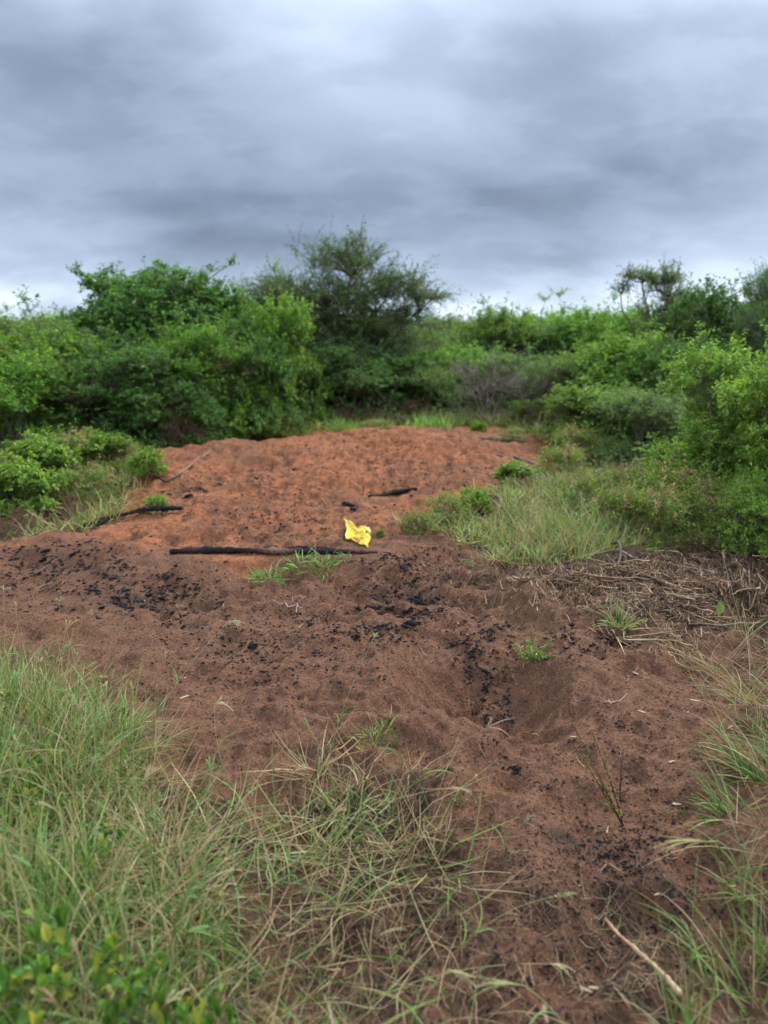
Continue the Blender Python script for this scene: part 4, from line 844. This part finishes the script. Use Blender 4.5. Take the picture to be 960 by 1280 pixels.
stick('charred_log', [(461, 622), (490, 618), (522, 613)], [.018, .026, .018], [K, KB, K], 'short thick charred log on the mound behind the yellow sheet', 'log', 'charred wood', seed=5)
stick('charred_stick', [(412, 634), (430, 632), (452, 634)], [.016, .02, .012], [K, KB, K], 'upper of two small charred sticks left of the yellow sheet', 'stick', 'charred wood', seed=6)
stick('charred_stick', [(418, 628), (430, 634), (444, 638)], [.012, .018, .012], [K, K, K], 'lower of two small charred sticks left of the yellow sheet', 'stick', 'charred wood', seed=7)
stick('dead_log', [(597, 547), (622, 550), (655, 553)], [.03, .035, .025], [(.16, .12, .10), (.22, .17, .14), (.15, .11, .09)], 'greyish dead log at the right end of the mound crest', 'log', None, M_WOOD, seed=8)
stick('dead_branch', [(284, 548), (262, 572), (238, 588), (222, 594)], [.010, .013, .014, .008], [(.16, .10, .08), (.24, .16, .12)], 'long bent branch running down the left side of the orange mound', 'branch', 'dead branches', M_TWIG, seed=9)
stick('dead_branch', [(186, 596), (208, 599), (226, 596)], [.008, .012, .012], [(.10, .07, .06), (.07, .05, .045)], 'short dark branch at the left foot of the mound', 'branch', 'dead branches', M_TWIG, seed=10)
stick('dead_branch', [(130, 556), (175, 566), (212, 582)], [.010, .012, .008], [(.22, .17, .14), (.18, .13, .10)], 'pinkish dry branch between the bright herb and the mound', 'branch', 'dead branches', M_TWIG, seed=11)
stick('dead_branch', [(620, 566), (650, 576), (690, 585)], [.014, .018, .010], [(.14, .10, .08), (.2, .15, .12)], 'dry branch in the weeds right of the mound', 'branch', 'dead branches', M_TWIG, seed=12)
stick('long_stick', [(757, 1148), (800, 1195), (851, 1251)], [.0042, .0065, .0078], [(.42, .25, .15), (.38, .23, .14), (.46, .33, .20)], 'long pale orange stick pointing to the bottom right corner', 'stick', 'peeled sticks', M_TWIG, seed=13, sides=7, lifts=[.0, .006, .012])
stick('dead_branch', [(838, 792), (850, 820), (872, 838), (892, 856)], [.0045, .006, .005, .004], [(.12, .08, .06), (.17, .11, .08)], 'curved dark twig running down from the right end of the heap', 'branch', 'dead branches', M_TWIG, seed=14, sides=6)
stick('dead_branch', [(755, 880), (770, 876), (784, 867)], [.003, .0035, .0025], [(.24, .17, .12), (.3, .2, .15)], 'short forked twig on the right-hand soil above the oval chip', 'branch', 'dead branches', M_TWIG, seed=15, sides=5)
stick('dead_branch', [(514, 796), (526, 810), (534, 824)], [.003, .003, .0025], [(.24, .13, .10), (.26, .16, .12)], 'thin reddish twig standing out on the rim left of the pit', 'branch', 'dead branches', M_TWIG, seed=16, sides=5)
stick('dead_branch', [(765, 690), (775, 706), (770, 724)], [.010, .009, .006], [(.09, .065, .055), (.12, .09, .07)], 'dark knotty branch poking out of the back of the twig heap', 'branch', 'dead branches', M_TWIG, seed=17, sides=6, lifts=[.10, .04, .02])
stick('dead_branch', [(700, 702), (745, 700), (790, 706)], [.006, .008, .006], [(.33, .24, .17), (.28, .2, .14)], 'pale straight branch along the back of the twig heap', 'branch', 'dead branches', M_TWIG, seed=18, sides=6, lifts=[.02, .03, .02])
stick('dead_branch', [(845, 752), (868, 751), (888, 755)], [.007, .009, .006], [(.42, .33, .23), (.36, .27, .19)], 'thick pale stick at the right end of the twig heap', 'branch', 'dead branches', M_TWIG, seed=19, sides=6, lifts=[.02, .02, .01])
stick('dead_branch', [(860, 785), (900, 788), (950, 783)], [.005, .006, .005], [(.15, .11, .09), (.2, .15, .11)], 'long brown twig below the single hanging leaf', 'branch', 'dead branches', M_TWIG, seed=20, sides=6, lifts=[.01, .02, .02])
for i, (pts, lb) in enumerate([([(340, 758), (352, 760), (365, 756), (383, 751)], 'whitish root curling on the soil, upper one'), ([(345, 752), (360, 761), (378, 762)], 'whitish root curling on the soil, lower one'), ([(365, 750), (372, 756), (370, 764)], 'short whitish root crossing the two longer ones')]):
    stick('pale_root', pts, [.002, .003, .0025, .0015][:len(pts)], [(.30, .26, .22), (.38, .33, .29)], lb, 'root', 'whitish roots', M_TWIG, seed=30 + i, sides=5, lifts=[.01] * len(pts))

# crumpled yellow plastic sheet
def yellow_sheet():
    m, nt = mat_base('yellow_plastic'); N = nt.nodes; L = nt.links; out = N.new('ShaderNodeOutputMaterial'); pr = N.new('ShaderNodeBsdfPrincipled'); a = N.new('ShaderNodeAttribute'); a.attribute_name = 'tint'
    no = N.new('ShaderNodeTexNoise'); no.inputs['Scale'].default_value = 22; no.inputs['Detail'].default_value = 6; tc = N.new('ShaderNodeTexCoord'); L.new(tc.outputs['Object'], no.inputs['Vector'])
    mr = N.new('ShaderNodeMapRange'); mr.inputs[1].default_value = .56; mr.inputs[2].default_value = .70; L.new(no.outputs[0], mr.inputs[0]); mx = N.new('ShaderNodeMix'); mx.data_type = 'RGBA'; L.new(mr.outputs[0], mx.inputs[0]); L.new(a.outputs['Color'], mx.inputs[6]); mx.inputs[7].default_value = (.30, .20, .05, 1)
    L.new(mx.outputs[2], pr.inputs['Base Color']); pr.inputs['Roughness'].default_value = .38; L.new(pr.outputs[0], out.inputs[0])
    p = at1(446, 683); nu, nv = 26, 20; u, v = np.meshgrid(np.linspace(0, 1, nu), np.linspace(0, 1, nv))
    # outline corners seen from the front (m): bottom left, bottom right, top right, top left
    c = np.array([[-.095, .050], [.100, -.012], [.112, .115], [-.120, .170]])
    c = c * .9; X = (c[0, 0] * (1 - u) + c[1, 0] * u) * (1 - v) + (c[3, 0] * (1 - u) + c[2, 0] * u) * v
    Z = (c[0, 1] * (1 - u) + c[1, 1] * u) * (1 - v) + (c[3, 1] * (1 - u) + c[2, 1] * u) * v
    Z = Z - .028 * np.exp(-((u - .52) / .12) ** 2) * v ** 3 + .010 * fbm(u * 7, v * 0 + 2.2, 4, 2) * v ** 2 + .016 * fbm(u * 6, v * 0 + 8, 6, 2) * (1 - v) ** 2
    X = X + .014 * fbm(v * 6, u * 0 + 5, 8, 2)
    Y = .17 * v + .05 * (1 - u) + .035 * np.sin(u * 5.2 + 1.0) * (.4 + .6 * v) + .03 * fbm(u * 3, v * 2.5, 12, 3) + .022 * np.abs(fbm(u * 4 + v * 2, v * 3 - u, 15, 2))
    V = np.stack([X, Y, Z], -1).reshape(-1, 3); i = (np.arange(nv - 1)[:, None] * nu + np.arange(nu - 1)[None]); F = np.stack([i, i + 1, i + nu + 1, i + nu], -1)
    keep = np.ones(i.shape, bool); keep[-3:, 12:14] = False; keep[12:15, 20:22] = False; keep[-1, 3:5] = False; F = F[keep]
    n2 = len(V); V2 = V + np.array([0, .0022, 0]); E = {}
    for f in F:
        for k in range(4):
            e = (f[k], f[(k + 1) % 4]); E[e] = 1
    rim = np.array([(b, a_, a_ + n2, b + n2) for a_, b in E if (b, a_) not in E])
    t = np.clip(.5 + fbm(u * 3, v * 3, 33, 2).reshape(-1, 1) * 1.2, 0, 1); C = np.array([.76, .50, .008]) * (1 - t * .5) + np.array([.78, .58, .04]) * t * .5
    mb = MB(); mb.add(np.concatenate([V, V2]), np.concatenate([F, F[:, ::-1] + n2, rim]), np.concatenate([C, C])); o = mb.build('plastic_sheet', m, None, True)
    o.location = (p.x, p.y, p.z + .006); tag(o, 'crumpled torn yellow plastic sheet standing on the soil behind the log', 'plastic')
yellow_sheet()

# tufts, weeds and single stalks that stand by themselves
def lone_tuft(px, py, n, spread, L, W, seed, pal, label, lean=(.2, .8), curl=(.2, .7), straw=.15, az0=None, group='lone grass tufts', segs=6, heads=0):
    p = at1(px, py); mb = MB(); tufts(mb, np.array([[p.x, p.y]]), n, spread, L, W, seed, pal, straw, lean, curl, segs, az0, .8, 0.0)
    if heads: stalk_heads(mb, np.array([[p.x, p.y]] * heads), heads, (L[1] * 1.1, L[1] * 1.5), seed + 1)
    for V in mb.V: V -= np.array([p.x, p.y, p.z])
    o = mb.build('grass_tuft', M_GRASS); o.location = p; tag(o, label, 'grass tuft', group)
FRESH = np.array([[.18, .35, .07], [.22, .39, .10], [.13, .27, .06]])
lone_tuft(335, 722, 110, .050, (.06, .17), (.005, .009), 701, FRESH, 'wide bright green tuft in front of the charred log', segs=5, straw=.06, lean=(.3, .9))
lone_tuft(372, 714, 60, .040, (.06, .13), (.004, .008), 702, FRESH, 'bright green tuft between two others in front of the charred log', segs=5, straw=.06, lean=(.3, .9))
lone_tuft(404, 708, 80, .045, (.06, .15), (.004, .008), 703, FRESH, 'green tuft nearest the bare patch of the charred log', segs=5, straw=.06, lean=(.3, .9))
lone_tuft(433, 706, 26, .025, (.04, .09), (.004, .007), 704, FRESH, 'small green tuft at the right end of the charred log', segs=4, straw=.1)
lone_tuft(775, 783, 80, .022, (.07, .17), (.004, .007), 705, GREEN * np.array([1.4, 1.3, 1.5]), 'pale grey-green tuft with withered base in front of the twig heap', lean=(.1, .9), straw=.3)
lone_tuft(768, 792, 14, .012, (.16, .30), (.003, .005), 706, STRAW, 'long straw blades lying flat from the pale grey-green tuft', lean=(.85, 1.0), curl=(0, .2), straw=.5)
lone_tuft(467, 925, 120, .030, (.02, .07), (.002, .004), 707, LIME, 'low mossy yellow-green tuft on the rim at the top of the foreground grass', straw=.25, segs=3)
lone_tuft(196, 640, 50, .05, (.06, .14), (.006, .010), 708, FRESH * .8, 'small green tuft on the orange soil at the left charred branch', segs=4)
lone_tuft(150, 612, 60, .08, (.06, .16), (.006, .010), 709, FRESH * .8, 'green tuft at the edge of the left meadow grass', segs=4)
lone_tuft(560, 540, 30, .05, (.08, .18), (.010, .014), 710, FRESH * .8, 'green tuft on the crest of the mound, right half', segs=4)
lone_tuft(395, 962, 60, .03, (.08, .26), (.002, .004), 711, STRAW, 'fan of straw and green blades in the middle of the foreground grass', straw=.3, lean=(.5, 1.0), curl=(0, .3))
lone_tuft(440, 1005, 70, .03, (.08, .24), (.003, .006), 712, GREEN, 'pale green tuft at the right edge of the foreground grass', straw=.3, lean=(.4, 1.0))
lone_tuft(915, 1020, 60, .03, (.08, .22), (.003, .006), 713, GREEN, 'green tuft on the right, below the flat whitish chip', straw=.15, az0=2.5)
lone_tuft(950, 975, 70, .03, (.12, .28), (.003, .006), 714, GREEN, 'green tuft at the right edge, just above the whitish chip', straw=.2, az0=2.7)
lone_tuft(850, 1290, 16, .02, (.22, .42), (.0025, .005), 715, GREEN, 'upright green blades at the bottom right', straw=.15, lean=(0, .25), curl=(0, .4))
lone_tuft(945, 1230, 26, .03, (.2, .42), (.0025, .005), 716, GREEN, 'tall green blades in the bottom right corner', straw=.2, lean=(0, .35), curl=(.1, .5))
lone_tuft(935, 880, 40, .03, (.2, .5), (.0015, .003), 717, STRAW, 'straw-coloured stems leaning in from the right edge', straw=.6, lean=(.3, .8), curl=(.1, .4), az0=2.8)
lone_tuft(900, 840, 36, .03, (.2, .4), (.0015, .003), 718, STRAW, 'straw-coloured stems right of the twig heap', straw=.6, lean=(.4, .9), curl=(.1, .4), az0=2.6)
lone_tuft(600, 712, 20, .03, (.06, .16), (.003, .005), 719, GREEN, 'thin pale tuft at the left end of the feathery grass', straw=.3)

def weed(px, py, tips, leaf, wid, n_leaf, pal, stemcol, label, seed, name='weed', r=.0016, spreadl=.5):
    """stems from one root to tips given as (pixel, distance offset), small leaves along them"""
    q = np.random.default_rng(seed); p = np.array(at1(px, py)[:]); e = empty(name, p); W = MB(); F_ = MB(); A = [[], [], [], [], []]
    for tx, ty, dy in tips:
        t_ = np.array(on_ray(tx, ty, p[1] + dy)[:]) - p; mid = t_ * .5 + np.array([0, 0, .02]) + q.normal(0, .01, 3)
        P = bez((0, 0, -.005), mid, t_, 9); tube(W, P, np.linspace(r, r * .45, 9), 4, stemcol, False)
        t = np.sort(q.uniform(.12, 1, n_leaf)); pos = np.stack([np.interp(t, np.linspace(0, 1, 9), P[:, k]) for k in range(3)], -1)
        d = nrm(nrm(t_) * .7 + nrm(q.normal(0, 1, (n_leaf, 3))) * 1.0)
        A[0].append(pos); A[1].append(d); A[2].append(nrm(np.array([0, 0, 1.0]) + q.normal(0, .5, (n_leaf, 3)))); A[3].append(leaf * q.uniform(.5, 1.3, n_leaf) * (1.2 - .5 * t)); A[4].append(pal[q.integers(0, len(pal), n_leaf)] * q.uniform(.8, 1.2, (n_leaf, 1)))
    a = [np.concatenate(v) for v in A]; leaves(F_, a[0], a[1], a[2], a[3], wid, a[4], shape=7)
    W.build('stem', M_HERB, e); F_.build('foliage', M_HERB, e); return tag(e, label, 'weed', 'single weeds on the bare soil')
YG = np.array([[.22, .32, .05], [.28, .34, .07], [.16, .27, .05]])
weed(664, 838, [(640, 806, .0), (660, 796, .02), (668, 800, 0), (690, 800, 0), (678, 815, -.02), (650, 818, -.03), (697, 822, -.02)], .022, .4, 34, FRESH * 1.1, (.12, .2, .05), 'leafy green seedling on the right rim of the pit', 801)
weed(780, 1033, [(714, 903, .02), (738, 912, .03), (728, 935, -.02), (752, 945, .02), (716, 930, 0)], .011, .45, 42, YG, (.09, .045, .035), 'tall leaning weed with reddish stem and tiny yellow-green leaves', 802, r=.0022)
weed(775, 1000, [(779, 938, .0), (776, 950, .01)], .008, .5, 8, np.array([[.09, .04, .04]]), (.08, .04, .04), 'thin dark seedling beside the tall leaning weed', 803)
weed(560, 1005, [(620, 1004, 0), (600, 996, .02), (575, 990, 0)], .014, .6, 6, GREEN, (.25, .13, .07), 'creeping runner with small pale leaves right of the foreground grass', 804)
weed(500, 935, [(478, 900, 0), (450, 905, .01), (490, 912, .02), (455, 925, -.02)], .010, .5, 40, YG * .8, (.15, .13, .06), 'low weed with yellow-green leaves on the rim above the foreground grass', 805)
weed(905, 830, [(898, 752, .0)], .004, .5, 2, YG, (.2, .2, .1), 'bare thin stem holding up the single hanging leaf', 806)
p = np.array(on_ray(899, 752, float(at1(905, 830).y))[:]); mb = MB()
leaves(mb, np.zeros((1, 3)), np.array([[.1, 0, -1.0]]), np.array([[0, -1.0, .2]]), np.array([.075]), .62, np.array([[.17, .25, .10]]), shape=7); o = mb.build('hanging_leaf', M_HERB); o.location = p
o.parent = bpy.data.objects[[x.name for x in COL.objects if x.get('label', '').startswith('bare thin stem')][0]]; o.location = Vector(p) - o.parent.location; o.parent['label'] = 'thin stem with a single pale green leaf hanging right of the twig heap'

def stalk(base, mids, tip, ty, fingers, fl, label, seed, col=(.36, .32, .15), r=.0016, hd=None, name='grass_stalk', spread=.35):
    """a long flowering grass stem: root pixel, tip pixel at distance ty ahead, seed fingers at the tip"""
    q = np.random.default_rng(seed); p = np.array(at1(*base)[:]); t_ = np.array(on_ray(tip[0], tip[1], ty)[:]) - p; col = np.array(col)
    m = np.array(on_ray(mids[0], mids[1], mids[2])[:]) - p; e = empty(name, p); W = MB(); P = bez((0, 0, -.004), m, t_, 16); cc = np.linspace(0, 1, 16)[:, None]; tube(W, P, np.linspace(r, r * .5, 16), 5, np.array([.14, .2, .06]) * (1 - cc) + col * cc, False)
    for _ in range(3):
        k = q.integers(2, 9); d = nrm(P[k + 1] - P[k]); s = nrm(np.cross(d, q.normal(0, 1, 3))); ln = q.uniform(.06, .13); Q = bez(P[k], P[k] + (d + s * .3) * ln * .5, P[k] + (d * .5 + s * .8) * ln, 6); tube(W, Q, np.array([1, 1.6, 1.6, 1.2, .8, .2]) * r * .9, 3, GREEN[q.integers(0, 4)] * 1.4, False)
    W.build('stem', M_GRASS, e); Hd = MB(); T = nrm(P[-1] - P[-2]) if hd is None else nrm(np.array(hd, float))
    for k in range(fingers):
        d = nrm(T + q.normal(0, spread, 3)); ln = fl * q.uniform(.6, 1.2); Q = bez(P[-1], P[-1] + T * ln * .5 + d * ln * .1, P[-1] + d * ln + np.array([0, 0, -ln * .25]), 9)
        tube(Hd, Q, np.array([.5, .7, 1, 1.1, 1, .9, .7, .5, .2]) * r * 1.1, 3, col * q.uniform(.85, 1.25), False)
        for w in range(int(14)):
            k2 = q.integers(1, 8); dd = nrm(nrm(Q[k2 + 1] - Q[k2]) + q.normal(0, .4, 3)); tube(Hd, np.array([Q[k2], Q[k2] + dd * .005, Q[k2] + dd * .010]), np.array([.0003, .0008, .0002]), 3, col * q.uniform(.9, 1.4), False)
    if fingers: Hd.build('seed_head', M_GRASS, e)
    return tag(e, label, 'grass stalk', 'flowering grass stalks')
stalk((408, 960), (425, 880, 2.45), (467, 798, 2.5), 2.5, 3, .03, 'green stalk reaching highest over the bare soil in the middle', 901, (.34, .38, .16))
stalk((455, 1010), (500, 990, 2.2), (562, 955, 2.2), 2.2, 0, .1, 'thin stalk bending right from the foreground grass', 902)
stalk((470, 1040), (530, 950, 2.0), (605, 912, 2.05), 2.05, 5, .10, 'arched stalk with splayed pink-brown seed fingers pointing at the pit', 903, (.40, .27, .17), hd=(.7, .3, .25), spread=.45)
stalk((300, 1010), (265, 940, 2.2), (268, 880, 2.25), 2.25, 3, .06, 'straw stalk with curled seed head at the top of the foreground grass', 904, (.5, .42, .25), hd=(.7, 0, .3), spread=.7)
stalk((190, 1020), (185, 930, 2.1), (205, 828, 2.1), 2.1, 2, .04, 'slim upright stalk over the left soil', 905, (.45, .33, .2))
stalk((175, 930), (230, 830, 2.6), (285, 778, 2.7), 2.7, 4, .06, 'stalk with whitish seed head leaning right over the left soil', 906, (.48, .45, .28), hd=(1, 0, .3))
for i, (bx, by, tx, ty_, d) in enumerate([(40, 900, 20, 760, 2.7), (70, 900, 75, 755, 2.7), (20, 930, 5, 740, 2.6), (95, 930, 112, 770, 2.5), (110, 930, 150, 790, 2.5), (60, 1000, 50, 830, 2.2), (130, 1000, 140, 850, 2.2), (10, 1050, 30, 860, 2.0)]):
    stalk((bx, by), ((bx + tx) / 2 - 6, (by + ty_) / 2 - 20, d - .05), (tx, ty_), d, 3, .035, ['stalk at the far left edge standing above the grass', 'straight pale stalk third from the left edge', 'leftmost tall pale stalk', 'slender stalk in front of the dark slope', 'stalk nearest the bare soil at the left', 'stalk rising from the middle of the left grass', 'pale stalk right of the left grass middle', 'low stalk at the left edge'][i], 910 + i, (.42, .38, .2), .0013)
stalk((930, 1180), (930, 1040, 1.75), (885, 1052, 1.7), 1.7, 9, .13, 'arching stalk with a broad yellow seed head hanging over the right foreground', 921, (.52, .46, .20), .0020, hd=(-.9, .0, .10), spread=.16)
stalk((740, 1330), (700, 1260, 1.35), (655, 1232, 1.4), 1.4, 8, .11, 'stalk with yellow-green seed head pointing left at the bottom edge', 922, (.42, .42, .18), .0020, hd=(-.9, .15, .05), spread=.14)
stalk((560, 1290), (480, 1290, 1.38), (560, 1212, 1.4), 1.4, 7, .08, 'stalk with straw seed head at the bottom middle', 923, (.42, .36, .18), .002, hd=(.8, 0, -.3), spread=.15)
stalk((920, 960), (880, 850, 2.5), (790, 740, 2.9), 2.9, 0, .05, 'long thin stalk leaning left across the twig heap', 924, (.46, .38, .22), .0013)
stalk((960, 930), (900, 880, 2.5), (815, 850, 2.6), 2.6, 3, .05, 'straw stalk bending low over the right-hand soil', 925, (.46, .38, .22), .0013)
stalk((990, 980), (930, 800, 2.4), (905, 700, 2.6), 2.6, 3, .05, 'tall straw stalk near the right edge', 926, (.46, .38, .22), .0014)
stalk((860, 1290), (862, 1180, 1.42), (872, 1070, 1.5), 1.5, 0, .05, 'upright green stalk at the bottom right', 927, (.28, .34, .12), .0017)
stalk((630, 1090), (625, 1040, 1.9), (655, 1030, 1.9), 1.9, 4, .05, 'small forked straw stalk on the soil in the lower middle', 928, (.42, .33, .2), .001, hd=(.3, .2, .3), spread=.8)
stalk((560, 1200), (620, 1130, 1.65), (700, 1120, 1.7), 1.7, 3, .05, 'green stalk reaching over the black-speckled soil', 929, (.30, .34, .14), .0013, hd=(.8, .3, .1), spread=.5)
stalk((330, 1130), (420, 1000, 1.8), (560, 985, 1.9), 1.9, 3, .06, 'long straw stalk lying across the foreground grass to the right', 930, (.45, .36, .2), .0014)
stalk((420, 1280), (520, 1200, 1.5), (690, 1205, 1.55), 1.55, 4, .07, 'long yellowish stalk crossing the bottom middle', 931, (.42, .38, .18), .0016)
